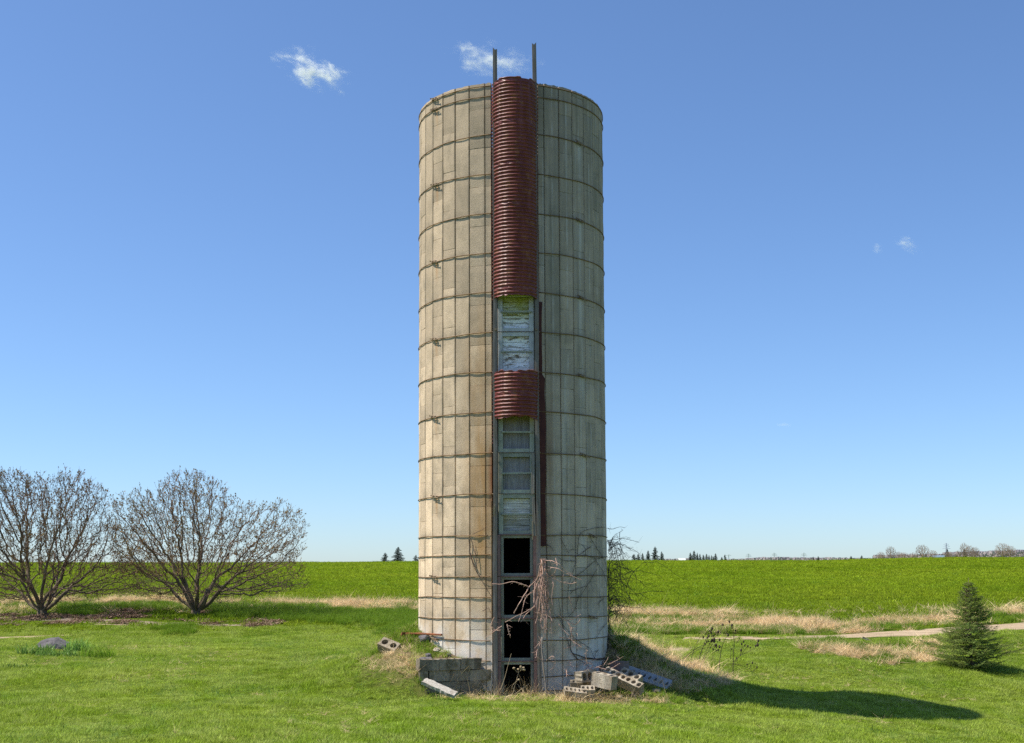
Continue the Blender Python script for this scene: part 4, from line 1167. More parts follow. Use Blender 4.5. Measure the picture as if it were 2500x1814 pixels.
# ------------------------------------------------------------------ weeds by hand
def teasel(px, py, dY, stems, label, seed):
    """stems: list of pixel polylines in the enlarged photo; heads: at the ends"""
    root = empty("teasel"); tag(root, label, "weed", "dark dried teasels on the shaded bank")
    mb = MB(); Yb = gnd(px, py)[1] + dY
    for si, (pl, heads) in enumerate(stems):
        pts = [at(1660 + x / 9.146, 1500 + y / 9.146, Yb + .03 * math.sin(si * 2 + k)) for k, (x, y) in enumerate(pl)]
        w = wiggle(pts, 5, .008, seed + si); mb.tube(w, np.linspace(.0065 if si else .011, .0028, len(w)), 5, cap=False)
        for (hx, hy, sc) in heads:
            c = at(1660 + hx / 9.146, 1500 + hy / 9.146, Yb)
            mb.tube([pts[-1], c], [.0028, .0028], 4, cap=False)
            h_ = MB(); h_.tube([c + np.array([0, 0, v]) for v in (-.030 * sc, -.018 * sc, 0, .018 * sc, .032 * sc)], [.006 * sc, .017 * sc, .021 * sc, .015 * sc, .004 * sc], 7)
            h_.build("seed_head", M['dark_stem'], root)
    mb.build("stems", M['dark_stem'], root, True)
teasel(1792, 1648, .0, [([(1185, 1370), (1190, 1020), (1210, 600), (1200, 450), (1190, 330)], [(1160, 240, 1.3), (1160, 300, .8)]),
  ([(1190, 1060), (1340, 930), (1520, 840), (1690, 740)], [(1735, 680, 1.5), (1750, 590, 1.1), (1690, 705, 1.0)]),
  ([(1340, 930), (1365, 850)], [(1365, 800, 1.2)]), ([(1380, 900), (1480, 740)], [(1515, 710, 1.0), (1570, 740, .8), (1440, 700, .8)]),
  ([(1350, 930), (1390, 740)], [(1380, 660, 1.0), (1420, 605, 1.0), (1465, 675, .6)]),
  ([(1210, 500), (1240, 420)], [(1240, 360, .8)]), ([(1200, 1110), (1380, 1140), (1540, 1200), (1700, 1340), (1830, 1470)], []),
  ([(1560, 1210), (1600, 1120)], [(1620, 1080, .9)]), ([(1500, 1190), (1500, 1150)], [(1500, 1120, .9)]), ([(1640, 1270), (1700, 1200)], [(1720, 1178, .9)]),
  ([(1190, 1105), (1050, 1110), (940, 1190)], [])], "upright teasel with a thick central stalk, rightmost of the cluster", 20)
teasel(1700, 1620, .0, [([(395, 1100), (500, 760), (600, 520), (700, 350)], [(715, 320, 1.4), (690, 385, 1.0), (655, 365, .9), (705, 420, .8)]),
  ([(480, 1110), (610, 780), (680, 620)], [(700, 600, 1.3), (720, 570, 1.2), (640, 600, .9), (660, 660, .7)]),
  ([(500, 1100), (580, 900), (760, 600)], [(765, 560, 1.5), (765, 600, 1.4), (755, 480, .9), (715, 480, .9)]),
  ([(700, 640), (800, 500), (850, 420)], [(850, 390, 1.2), (865, 385, 1.0), (805, 405, .8), (915, 405, .5)]),
  ([(720, 620), (860, 600)], [(885, 565, 1.1)]), ([(600, 520), (640, 490)], [(645, 475, 1.2), (620, 520, .9), (600, 610, 1.0), (565, 660, .9)])],
  "teasel with the densest bunch of dark seed heads, in mid cluster", 30)
teasel(1668, 1612, .1, [([(50, 1010), (300, 800), (480, 700), (700, 680)], [(790, 685, 1.2), (815, 680, 1.1)]), ([(100, 1000), (400, 790), (600, 745), (760, 720)], [(820, 730, .8), (885, 720, 1.3), (680, 745, .7)]),
  ([(240, 1010), (340, 700), (450, 500), (620, 390)], [(520, 510, 1.1)]), ([(720, 1200), (735, 830)], [(740, 785, 1.0)]), ([(760, 840), (830, 810)], [(855, 795, 1.0), (812, 805, .8)])],
  "teasel leaning hard to the right, leftmost of the cluster", 40)
teasel(1755, 1638, .2, [([(870, 1240), (920, 780), (1000, 560), (1075, 470)], [(1075, 460, 1.2)]), ([(1020, 480), (1090, 220)], [(1100, 160, 1.1)]), ([(900, 420), (950, 260)], [(955, 230, 1.1)]),
  ([(830, 1250), (828, 1050)], []), ([(1260, 650), (1330, 540), (1350, 430)], []), ([(1090, 1290), (1130, 1180), (1300, 1000)], [(1265, 980, .8)]), ([(1130, 1000), (1130, 800)], [(1160, 770, .8)])],
  "slender arching teasel just left of the upright one", 50)
# dried weed with round heads in front of the lowest opening
wroot = empty("dried_weed"); tag(wroot, "dried weed with pale round heads before the lowest door opening", "weed")
mb = MB(); hd = MB()
for si, s_ in enumerate([[(250, 1490), (275, 1400), (300, 1300), (345, 1265)], [(290, 1300), (262, 1270)], [(285, 1480), (240, 1420), (300, 1365)], [(150, 1450), (190, 1330), (240, 1140)], [(270, 1490), (330, 1440), (390, 1400)],
        [(300, 1310), (298, 1275)], [(320, 1290), (320, 1255)]]):
    pts = [at(*Z4(x, y), -2.35) for x, y in s_]; w = wiggle(pts, 4, .006, 800 + si); mb.tube(w, np.linspace(.006, .003, len(w)), 5, cap=False)
mb.build("stems", M['straw_stem'], wroot, True)
for (x, y) in [(260, 1267), (299, 1275), (320, 1252), (345, 1262), (335, 1275), (350, 1280), (303, 1363), (322, 1262)]:
    c = at(*Z4(x, y), -2.36); h_ = MB(); h_.blob(tuple(c), (.024, .024, .02), int(x), None, 6, .3); h_.build("seed_head", M['straw_stem'], wroot)

# ------------------------------------------------------------------ grass and other ground cover (stuff)
LIB = bpy.data.collections.new  # source collections are never linked to the scene
def blade(mb, x, y, h, lean, az, w, curve, sh, z0=0.0, seg=3):
    dx, dy = math.cos(az), math.sin(az); px_, py_ = -dy, dx
    L = []; R_ = []
    for k in range(seg + 1):
        t = k / seg; off = lean * t + curve * t * t; z = z0 + h * (t - .35 * min(1.4, (lean + curve) / max(h, 1e-3)) * t * t * .5)
        ww = w * (1 - t) ** .7 * .5 if k < seg else w * .04
        L.append((x + dx * off - px_ * ww, y + dy * off - py_ * ww, z)); R_.append((x + dx * off + px_ * ww, y + dy * off + py_ * ww, z))
    mb.add(L + R_, [(k, seg + 1 + k, seg + 2 + k, k + 1) for k in range(seg)], sh)
def clumps(name, mat, nvar, nbl, rad, h, w, lean, curve, seed, z0=-.01, seg=2):
    c = bpy.data.collections.new(name + "_sources"); rr = random.Random(seed)
    for v in range(nvar):
        mb = MB()
        for b in range(nbl):
            a = rr.uniform(0, 6.283); r = rad * math.sqrt(rr.random())
            hh = h * rr.uniform(.45, 1.25)
            blade(mb, r * math.cos(a), r * math.sin(a), hh, hh * lean * rr.uniform(0, 1), rr.uniform(0, 6.283), w * rr.uniform(.6, 1.3), hh * curve * rr.uniform(0, 1.2), rr.random(), z0, seg)
        me_ = mb.mesh(name, mat); o = bpy.data.objects.new(name + "_source", me_); c.objects.link(o)
    return c
def scatter(name, pts, rot, scl, coll, label, nvar):
    n = len(pts)
    me_ = bpy.data.meshes.new(name); me_.vertices.add(n); me_.vertices.foreach_set("co", np.asarray(pts, np.float32).ravel())
    a = me_.attributes.new("rot", 'FLOAT_VECTOR', 'POINT'); a.data.foreach_set("vector", np.asarray(rot, np.float32).ravel())
    a = me_.attributes.new("scl", 'FLOAT_VECTOR', 'POINT'); a.data.foreach_set("vector", np.asarray(scl, np.float32).ravel())
    a = me_.attributes.new("idx", 'INT', 'POINT'); a.data.foreach_set("value", rng.integers(0, nvar, n).astype(np.int32))
    me_.update()
    o = bpy.data.objects.new(name, me_); COL.objects.link(o); tag(o, label, None, None, 'stuff')
    g_ = bpy.data.node_groups.new(name + "_nodes", 'GeometryNodeTree')
    g_.interface.new_socket("Geometry", in_out='INPUT', socket_type='NodeSocketGeometry'); g_.interface.new_socket("Geometry", in_out='OUTPUT', socket_type='NodeSocketGeometry')
    N = g_.nodes; gi = N.new("NodeGroupInput"); go = N.new("NodeGroupOutput"); ip = N.new("GeometryNodeInstanceOnPoints"); ci = N.new("GeometryNodeCollectionInfo")
    ci.inputs[0].default_value = coll; ci.inputs[1].default_value = True; ci.inputs[2].default_value = True
    ip.inputs['Pick Instance'].default_value = True
    def at_(nm, dt):
        q = N.new("GeometryNodeInputNamedAttribute"); q.data_type = dt; q.inputs[0].default_value = nm; return q.outputs[0]
    g_.links.new(gi.outputs[0], ip.inputs['Points']); g_.links.new(ci.outputs[0], ip.inputs['Instance'])
    g_.links.new(at_("idx", 'INT'), ip.inputs['Instance Index']); g_.links.new(at_("rot", 'FLOAT_VECTOR'), ip.inputs['Rotation']); g_.links.new(at_("scl", 'FLOAT_VECTOR'), ip.inputs['Scale'])
    g_.links.new(ip.outputs[0], go.inputs[0])
    md = o.modifiers.new("spread", 'NODES'); md.node_group = g_
    return o
def inpoly(px, py, poly):
    x = np.asarray(px); y = np.asarray(py); c = np.zeros(x.shape, bool); n = len(poly)
    for i in range(n):
        x0, y0 = poly[i]; x1, y1 = poly[(i + 1) % n]
        k = ((y0 > y) != (y1 > y)) & (x < (x1 - x0) * (y - y0) / (y1 - y0 + 1e-9) + x0); c ^= k
    return c
def candidates(n, d0, d1, power=1.0, margin=.46):
    """points in the wedge before the camera; power 1 = even per square metre, 0 = even per metre of depth"""
    e = power + 1; u = rng.random(n)
    d = (d0 ** e + u * (d1 ** e - d0 ** e)) ** (1 / e)
    x = rng.uniform(-margin, margin, n) * d
    return x, d + EYE[1]
def rots(n, tilt=.15): return np.stack([rng.normal(0, tilt, n), rng.normal(0, tilt, n), rng.uniform(0, 6.283, n)], -1)

DRY = [
 [(1480, 1488), (1560, 1490), (1700, 1498), (1900, 1512), (2080, 1524), (2200, 1514), (2290, 1505), (2520, 1500), (2520, 1516), (2300, 1524), (2200, 1536), (2080, 1546), (1900, 1547), (1700, 1544), (1560, 1546), (1480, 1546)],
 [(1962, 1572), (2100, 1568), (2280, 1566), (2296, 1600), (2280, 1618), (2180, 1622), (2080, 1610), (1990, 1596)],
 [(560, 1452), (700, 1453), (860, 1462), (1022, 1472), (1022, 1490), (860, 1488), (760, 1484), (640, 1470), (560, 1462)],
 [(895, 1592), (960, 1588), (1030, 1625), (1045, 1650), (1100, 1690), (1180, 1690), (1190, 1704), (1060, 1700), (960, 1662), (900, 1630)],
 [(1330, 1690), (1420, 1690), (1480, 1694), (1560, 1688), (1650, 1692), (1700, 1706), (1600, 1716), (1500, 1722), (1400, 1716), (1330, 1706)],
 [(1492, 1545), (1560, 1565), (1640, 1610), (1760, 1650), (1790, 1668), (1730, 1692), (1640, 1690), (1580, 1660), (1492, 1640)],
 [(1180, 1675), (1310, 1680), (1312, 1702), (1180, 1702)],
 [(180, 1462), (560, 1458), (560, 1468), (180, 1475)], [(0, 1468), (180, 1462), (180, 1478), (0, 1485)],
 [(2280, 1515), (2500, 1492), (2520, 1515), (2300, 1530)],
]
GREEN = [
 [(580, 1486), (700, 1478), (860, 1494), (1022, 1492), (1022, 1530), (960, 1530), (820, 1522), (700, 1516), (600, 1505)],
 [(140, 1484), (240, 1480), (250, 1496), (150, 1500)], [(250, 1478), (420, 1476), (430, 1490), (260, 1490)], [(505, 1478), (580, 1480), (600, 1512), (520, 1505)], [(1480, 1530), (1600, 1540), (1950, 1540), (1950, 1550), (1480, 1552)],
 [(1945, 1560), (2010, 1552), (2060, 1562), (2040, 1585), (1990, 1590)], [(390, 1536), (470, 1530), (475, 1548), (395, 1552)],
 [(2300, 1535), (2500, 1520), (2500, 1530), (2300, 1542)],
  [(1022, 1530), (1080, 1580), (1130, 1600), (1040, 1600), (930, 1545), (960, 1525)],
 [(1490, 1545), (1540, 1560), (1600, 1610), (1500, 1600)],
]
LITTER = [[(0, 1496), (200, 1500), (440, 1515), (640, 1522), (560, 1534), (330, 1522), (160, 1520), (0, 1520)], [(240, 1470), (360, 1475), (360, 1505), (260, 1500)], [(500, 1475), (590, 1480), (560, 1500), (480, 1500)],
          [(630, 1505), (700, 1515), (690, 1532), (640, 1528)]]
ROADS = [[(1470, 1549), (1940, 1549), (2155, 1543), (2290, 1535), (2447, 1523), (2600, 1514), (2600, 1536), (2447, 1541), (2290, 1549), (2155, 1562), (1940, 1566), (1470, 1562)],
         [(-20, 1553), (130, 1550), (230, 1547), (130, 1556), (-20, 1561)]]
def masks(x, y, z, jitter=9):
    uv = proj(np.stack([x, y, z], -1)); jx = (fnoise(x, y, 1.6, 41) - .5) * jitter * 9 + rng.normal(0, 6, len(x)); jy = (fnoise(x, y, 1.6, 43) - .5) * jitter * 3 + rng.normal(0, 2.2, len(x))
    px, py = uv[:, 0], uv[:, 1]
    f = lambda L, q=1: np.any([inpoly(px + jx * q, py + jy * q, p_) for p_ in L], axis=0)
    return px, py, f(DRY), f(GREEN), f(LITTER), f(ROADS, .35)
def off_silo(x, y, m_=.03): return np.hypot(x, y) > RS + m_

# lawn
cl = clumps("lawn_tuft", M['lawn'], 8, 26, .075, .050, .0062, .7, .7, 1)
x, y = candidates(165000, 15.0, 38.5, .55); z = height(x, y)
px, py, dr_, gr_, li_, ro_ = masks(x, y, z)
lush = fnoise(x, y, .9, 61, 4)
ro_ = ro_ & ~((px < 1960) & (rng.random(len(x)) < .28) & (fnoise(x, y, 1.1, 64) > .48))
sel = ~ro_ & off_silo(x, y) & ~((np.hypot(x, y) < 3.1) & (y > -2.3) & (fnoise(x, y, 2.5, 62) > .47) & (rng.random(len(x)) < .8)) & ~(dr_ & (rng.random(len(x)) < .72)) & ~(li_ & (rng.random(len(x)) < .8)) & (py > 1522)
x, y, z, lush, gr2 = x[sel], y[sel], z[sel], lush[sel], gr_[sel]
s_ = (.45 + 1.35 * np.clip((lush - .33) / .35, 0, 1) ** 1.3) * rng.uniform(.75, 1.3, len(x)) * np.where(gr2, 1.5, 1)
scatter("lawn_grass", np.stack([x, y, z], -1), rots(len(x), .12), np.stack([s_ ** .4 * 1.15, s_ ** .4 * 1.15, s_], -1), cl, "mown bright green lawn grass filling the foreground", 8)
# longer pale blades dotted in the lawn
cs = clumps("seed_tuft", M['weed'], 5, 7, .05, .11, .006, .6, .8, 5)
x, y = candidates(20000, 15, 36, 1); z = height(x, y); px, py, dr_, gr_, li_, ro_ = masks(x, y, z)
sel = ~ro_ & off_silo(x, y) & (fnoise(x, y, .7, 66) > .5)
x, y, z = x[sel], y[sel], z[sel]; s_ = rng.uniform(.5, 1.2, len(x))
scatter("lawn_weeds", np.stack([x, y, z], -1), rots(len(x), .3), np.stack([s_, s_, s_], -1), cs, "taller pale blades scattered through the lawn", 5)
# crop field
cf = clumps("field_tuft", M['field'], 8, 22, .17, .13, .020, .8, .6, 2)
x, y = candidates(150000, 36, 235, -.15); z = height(x, y)
px, py, dr_, gr_, li_, ro_ = masks(x, y, z)
sel = ~ro_ & ~(dr_ & (rng.random(len(x)) < .85)) & ~(li_ & (rng.random(len(x)) < .8)) & (py < 1535 + 8 * rng.normal(0, 1, len(x)))
x, y, z = x[sel], y[sel], z[sel]; d = y - EYE[1]
s_ = rng.uniform(.6, 1.3, len(x)) * (.55 + .9 * fnoise(x, y, .35, 71)) * np.clip(d / 70, .75, 1.9)
scatter("field_crop", np.stack([x, y, z], -1), rots(len(x), .12), np.stack([s_ * 1.2, s_ * 1.2, s_ * np.clip(60 / d, .6, 1)], -1), cf, "even green crop covering the rising field behind the silo", 8)
# tall darker green grass
ct = clumps("tall_tuft", M['tallgreen'], 6, 24, .09, .20, .009, .5, .8, 3, seg=3)
x, y = candidates(260000, 19, 46, .6); z = height(x, y); px, py, dr_, gr_, li_, ro_ = masks(x, y, z)
sel = gr_ & ~ro_ & off_silo(x, y) & (rng.random(len(x)) < .85)
sel = sel | (dr_ & ~ro_ & off_silo(x, y) & (fnoise(x, y * 1.6, .9, 91) < .46) & (rng.random(len(x)) < .22))
extra = (~gr_ & ~ro_ & ~dr_ & (fnoise(x, y, .5, 81) > .66) & (rng.random(len(x)) < .10) & off_silo(x, y))
sel = sel | extra; ex = extra[sel]
x, y, z = x[sel], y[sel], z[sel]; s_ = rng.uniform(.45, 1.15, len(x)) * np.where(ex, .5, 1) * np.clip((y - EYE[1] + 6) / 44, .55, 1.1)
scatter("tall_grass", np.stack([x, y, z], -1), rots(len(x), .15), np.stack([s_, s_, s_], -1), ct, "taller dark green grass at the edges of lawn, track and mound", 6)
x, y = candidates(260, 50, 170, .4); z = height(x, y); s_ = rng.uniform(.9, 2.3, len(x))
scatter("field_tufts", np.stack([x, y, z], -1), rots(len(x), .1), np.stack([s_ * 1.6, s_, s_ * .8], -1), ct, "scattered darker tufts standing out of the green crop field", 6)
x, y = candidates(5200, 15, 38, .8); z = height(x, y); px, py, dr_, gr_, li_, ro_ = masks(x, y, z)
sel = off_silo(x, y) & (fnoise(x, y, .45, 67) > .56); x, y, z = x[sel], y[sel], z[sel]; s_ = rng.uniform(.25, .5, len(x))
thatch = (x, y, z, s_)
# dry grass
cd = clumps("dry_tuft", M['straw'], 8, 22, .13, .20, .0085, 1.3, 1.5, 4, seg=3)
x, y = candidates(230000, 18.5, 48, .6); z = height(x, y); px, py, dr_, gr_, li_, ro_ = masks(x, y, z)
near = np.hypot(x, y) < 6
sel = dr_ & ~ro_ & off_silo(x, y) & (rng.random(len(x)) < np.where(near, .40, .5)) & (fnoise(x, y * 1.6, .9, 91) > np.where(py > 1556, .50, .465))
extra = ~dr_ & ~ro_ & off_silo(x, y) & (py < 1500) & (y - EYE[1] > 40) & (rng.random(len(x)) < .02)
ring = off_silo(x, y) & (np.hypot(x, y) < 3.0) & (rng.random(len(x)) < .10) & ~dr_ & (x > -3)
sel = sel | extra | ring
x, y, z = x[sel], y[sel], z[sel]; nr = np.hypot(x, y) < 6
s_ = rng.uniform(.35, 1.25, len(x)) * np.where(nr, .62, 1.0) * (.45 + 1.1 * fnoise(x, y * 1.5, 1.4, 93))
r_ = rots(len(x), .25); r_[:, 1] += .35
scatter("dry_grass", np.stack([x, y, z], -1), r_, np.stack([s_, s_, s_ * .8], -1), cd, "matted straw coloured dead grass along the banks and around the silo base", 8)
x, y, z, s_ = thatch
scatter("lawn_thatch", np.stack([x, y, z], -1), rots(len(x), .3), np.stack([s_, s_, s_ * .45], -1), cd, "short dead thatch showing between the lawn blades", 8)
# single upright dead stems before the door
cu = clumps("stem_tuft", M['straw'], 4, 5, .05, .42, .006, .35, .25, 14, seg=3)
pp = np.array([gnd(a_, b_, 19) for a_, b_ in zip(rng.uniform(1150, 1320, 110), rng.uniform(1684, 1702, 110))])
pp = np.vstack([pp, [gnd(a_, b_, 19) for a_, b_ in zip(rng.uniform(1030, 1180, 110), rng.uniform(1655, 1702, 110))]])
pp = np.vstack([pp, [gnd(a_, b_, 19) for a_, b_ in zip(rng.uniform(1500, 1760, 70), rng.uniform(1560, 1680, 70))]])
pp = pp[np.hypot(pp[:, 0], pp[:, 1]) > RS + .12]
s_ = rng.uniform(.5, 1.15, len(pp))
scatter("dead_stems", pp, rots(len(pp), .3), np.stack([s_, s_, s_], -1), cu, "upright dead straw stalks at the foot of the silo", 4)
# leaf litter under the shrubs
cL = bpy.data.collections.new("litter_sources"); rr = random.Random(3)
for v in range(5):
    mb = MB()
    for b in range(22):
        a_ = rr.uniform(0, 6.28); r = .16 * math.sqrt(rr.random()); cx_, cy_ = r * math.cos(a_), r * math.sin(a_); th = rr.uniform(0, 6.28); L = rr.uniform(.02, .08); w = rr.uniform(.003, .010)
        u = Vector((math.cos(th), math.sin(th), rr.uniform(-.2, .5))) * L; p_ = Vector((-math.sin(th), math.cos(th), rr.uniform(-.4, .4))) * w; c_ = Vector((cx_, cy_, rr.uniform(0, .03)))
        mb.add([c_ - p_, c_ + p_, c_ + u + p_, c_ + u - p_], [(0, 1, 2, 3)], rr.random())
    cL.objects.link(bpy.data.objects.new("litter_source", mb.mesh("litter", M['litter'])))
x, y = candidates(90000, 33, 47, 1); z = height(x, y); px, py, dr_, gr_, li_, ro_ = masks(x, y, z)
sel = li_ & (fnoise(x, y, 1.2, 95) > .52); x, y, z = x[sel], y[sel], z[sel]; s_ = rng.uniform(.6, 1.5, len(x))
scatter("leaf_litter", np.stack([x, y, z + .01], -1), rots(len(x), .1), np.stack([s_, s_, s_], -1), cL, "brown dead leaves and twigs under the bare shrubs", 5)
# broad leaved plants around the boulder
def broad_plant(px, py, n, h, spread, label, mat, seed, w=.035):
    p_ = gnd(px, py); root = None; mb = MB(); rr = random.Random(seed)
    for k in range(n):
        a_ = rr.uniform(0, 6.28); r = spread * math.sqrt(rr.random()); hh = h * rr.uniform(.5, 1.2)
        blade(mb, r * math.cos(a_), r * math.sin(a_) * .6, hh, hh * .4 * rr.random(), rr.uniform(0, 6.28), w * rr.uniform(.6, 1.3), hh * .7 * rr.random(), rr.random(), -.02, 5)
    o = mb.build("leafy_plant", mat, None, True, tuple(p_)); tag(o, label, "plant", "broad leaved plants around the boulder"); return o
broad_plant(88, 1598, 150, .27, .46, "pale leafy plant at the left foot of the boulder", M['iris'], 1)
broad_plant(140, 1602, 170, .20, .50, "low leafy plant in front of the boulder", M['iris'], 2)
broad_plant(190, 1592, 120, .38, .32, "tallest upright leafy plant right of the boulder", M['iris'], 3)
broad_plant(238, 1604, 240, .32, .46, "fine stemmed dark green plant farthest right of the boulder", M['tallgreen'], 4, .012)
broad_plant(40, 1632, 110, .12, .34, "low pale weeds with dead leaves at the left edge of the lawn", M['weed'], 5)

# ------------------------------------------------------------------ far background
def far_conifer(H, Rb, seed, lay=15):
    rr = np.random.default_rng(seed); wood, nd = MB(), MB()
    wood.tube([(0, 0, -.5), (0, 0, H * .5), (0, 0, H * .97)], [.22, .14, .03], 5)
    for i in range(lay):
        t = i / (lay - 1); z = H * (.06 + .90 * t); Rr = Rb * (1 - t) ** .62 + .35
        for k in range(13):
            az = rr.uniform(0, 6.28); L = Rr * rr.uniform(.45, 1.15); d = np.array([math.cos(az), math.sin(az), 0]); s_ = np.array([-d[1], d[0], 0])
            droop = -.25 * L + rr.uniform(-.1, .2)
            for q in range(5):
                f0 = rr.uniform(.0, .7); p0 = np.array([0, 0, z]) + d * L * f0 + np.array([0, 0, droop * f0])
                e = p0 + d * L * .33 + s_ * rr.uniform(-.5, .5) * L * .4 + np.array([0, 0, rr.uniform(-.3, .15)])
                w = rr.uniform(.18, .42)
                nd.add([p0 + s_ * w, p0 - s_ * w, e + np.array([0, 0, rr.uniform(-.25, .05)])], [(0, 1, 2)], rr.random())
                nd.add([p0 + np.array([0, 0, w * 1.2]), p0 - np.array([0, 0, w * 1.2]), e], [(0, 1, 2)], rr.random())
    return wood.mesh("trunk", M['bark']), nd.mesh("crown", M['needlefar'])
FC = [far_conifer(14, 3.6, s_) for s_ in (1, 2, 3, 4)]
def place_far(px, ytop, d, width_px, kind, label, name, group, ybase_z=None):
    ztop = EYE[2] + (1418.8 - ytop) / F * d * 1.0
    x = (px - PX) / F * d; gz = hz(x, d + EYE[1]); H = ztop - gz
    root = empty(name, (x, d + EYE[1], gz)); 
    a_, b_ = kind
    srcH = 14.0
    for nm, me_ in (("trunk", a_), ("crown", b_)):
        o = bpy.data.objects.new(nm, me_); COL.objects.link(o); o.parent = root
    sx = width_px / F * d / 7.2 * 1.5
    root.scale = (sx, sx, H / srcH); root.rotation_euler = (0, 0, rnd.uniform(0, 6.28))
    tag(root, label, "tree", group); return root
conL = [(940, 1348, 22, "small conifer on the skyline, leftmost left of the silo"), (972, 1334, 31, "largest dark conifer on the skyline left of the silo"), (1015, 1354, 20, "little conifer on the skyline touching the silo's left edge")]
for i, (a_, b_, w_, lb) in enumerate(conL): place_far(a_, b_, 330, w_, FC[i % 4], lb, "conifer_tree", "conifers on the skyline left of the silo")
conR = [(1546, 1354, 16), (1557, 1353, 12), (1567, 1352, 13), (1581, 1345, 14), (1598, 1336, 20), (1614, 1348, 13)]
nmR = ["leftmost dim conifer of the left skyline group", "second conifer of the left skyline group", "third conifer of the left skyline group", "conifer just left of the tallest in the left skyline group", "tallest pointed conifer right of the silo", "right end conifer of the left skyline group"]
for i, (a_, b_, w_) in enumerate(conR): place_far(a_, b_, 420, w_, FC[i % 4], nmR[i], "conifer_tree", "conifers on the skyline right of the silo")
conM = [(1684, 1351, 11), (1693, 1346, 13), (1701, 1351, 7), (1707, 1354, 8), (1715, 1356, 9), (1723, 1354, 9), (1729, 1357, 7), (1735, 1357, 5), (1739, 1360, 7), (1745, 1353, 10), (1760, 1362, 8), (1768, 1356, 8)]
ordn = ["first", "second and tallest", "third", "fourth", "fifth", "sixth", "seventh", "eighth", "ninth", "tenth", "eleventh", "twelfth and last"]
for i, (a_, b_, w_) in enumerate(conM): place_far(a_, b_, 560, w_, FC[(i + 1) % 4], ordn[i] + " conifer from the left in the row right of the white shed", "conifer_tree", "row of conifers right of the white shed")
for a_, b_, w_, lb in [(1983, 1362, 5, "small dark conifer on the skyline, left of a pair"), (1995, 1361, 7, "small dark conifer on the skyline, right of a pair"), (2075, 1361, 9, "small round conifer left of the bare trees"), (2101, 1360, 9, "second small conifer left of the bare trees"),
                       (2310, 1344, 12, "bright green conifer behind the dark roofed barn"), (2352, 1344, 14, "dark conifer right of the barn"), (2445, 1350, 9, "lone small conifer near the right edge of the skyline")]:
    place_far(a_, b_, 520, w_, FC[int(a_) % 4], lb, "conifer_tree", "small conifers on the far right skyline")
# bare far trees
def bare_far(seed, H=12, R_=5):
    rr = np.random.default_rng(seed); att = []
    while len(att) < 900:
        q = rr.uniform(-1, 1, 3); 
        if np.linalg.norm(q) > 1: continue
        att.append((q[0] * R_, q[1] * R_, H * .60 + q[2] * H * .40))
    N = [np.array([0, 0, 0.])]; P_ = [-1]
    for k in range(5): N.append(np.array([rr.normal(0, .05), rr.normal(0, .05), .6 * (k + 1)])); P_.append(k)
    nodes, par = colonise(att, (N, P_), .5, .75, 6, 4000, (0, 0, .12), seed)
    th, tn, tips, rad, ch = tree_meshes(nodes, par, .045, 2.2, .10, (5, 3), .4)
    for i in range(len(nodes)):
        if rad[i] < .09:
            for _ in range(2):
                dd = rr.normal(0, .5, 3) + np.array([0, 0, .6]); dd *= rr.uniform(.4, 1.0) / np.linalg.norm(dd); tn.tube([nodes[i], nodes[i] + dd], [.035, .02], 3, cap=False)
    return th.mesh("trunk", M['fartwig']), tn.mesh("crown", M['fartwig'])
M['fartwig'] = simple_mat("far_twigs", (.24, .17, .135), (.34, .26, .21), .3, .95, 0)
BF = [bare_far(s_) for s_ in (1, 2, 3)]
for i, (a_, b_, w_, lb) in enumerate([(2172, 1337, 24, "rounded bare brown tree, tallest left of the barn"), (2150, 1351, 20, "low bare tree at the foot of the rounded brown one"), (2196, 1350, 24, "pale low bare tree right of the rounded brown one"),
        (2212, 1352, 22, "hazy low bare tree, second left of the broad one"), (2260, 1333, 32, "broad grey bare tree behind the barn"), (2240, 1352, 24, "low brown thicket tree left of the barn roof"), (2290, 1346, 24, "brown bare tree behind the barn's roof"),
        (2332, 1350, 20, "brown bush tree between the barn and dark conifer"), (2376, 1327, 22, "slim tall bare tree, tallest on the right skyline"), (2392, 1334, 22, "bare tree right beside the tallest one"), (2408, 1338, 24, "spreading bare tree, third right of the dark conifer"), (2368, 1346, 16, "low bare bush left of the tallest bare tree"),
        (2484, 1327, 36, "wide bare tree at the right edge of the frame"), (2505, 1335, 30, "bare tree partly cut by the right frame edge")]):
    ztop = EYE[2] + (1418.8 - b_) / F * 480; x = (a_ - PX) / F * 480; yy = 480 + EYE[1]; gz = hz(x, yy); H = ztop - gz
    root = empty("bare_tree", (x, yy + i * 1.3, gz)); th, tn = BF[i % 3]
    for nm, me_ in (("trunk", th), ("crown", tn)):
        o = bpy.data.objects.new(nm, me_); COL.objects.link(o); o.parent = root
    sx = w_ / F * 480 / 10; root.scale = (sx * 1.1, sx * 1.1, H / 12.2); root.rotation_euler = (0, 0, i * 1.1); tag(root, lb, "tree", "bare trees on the right skyline")
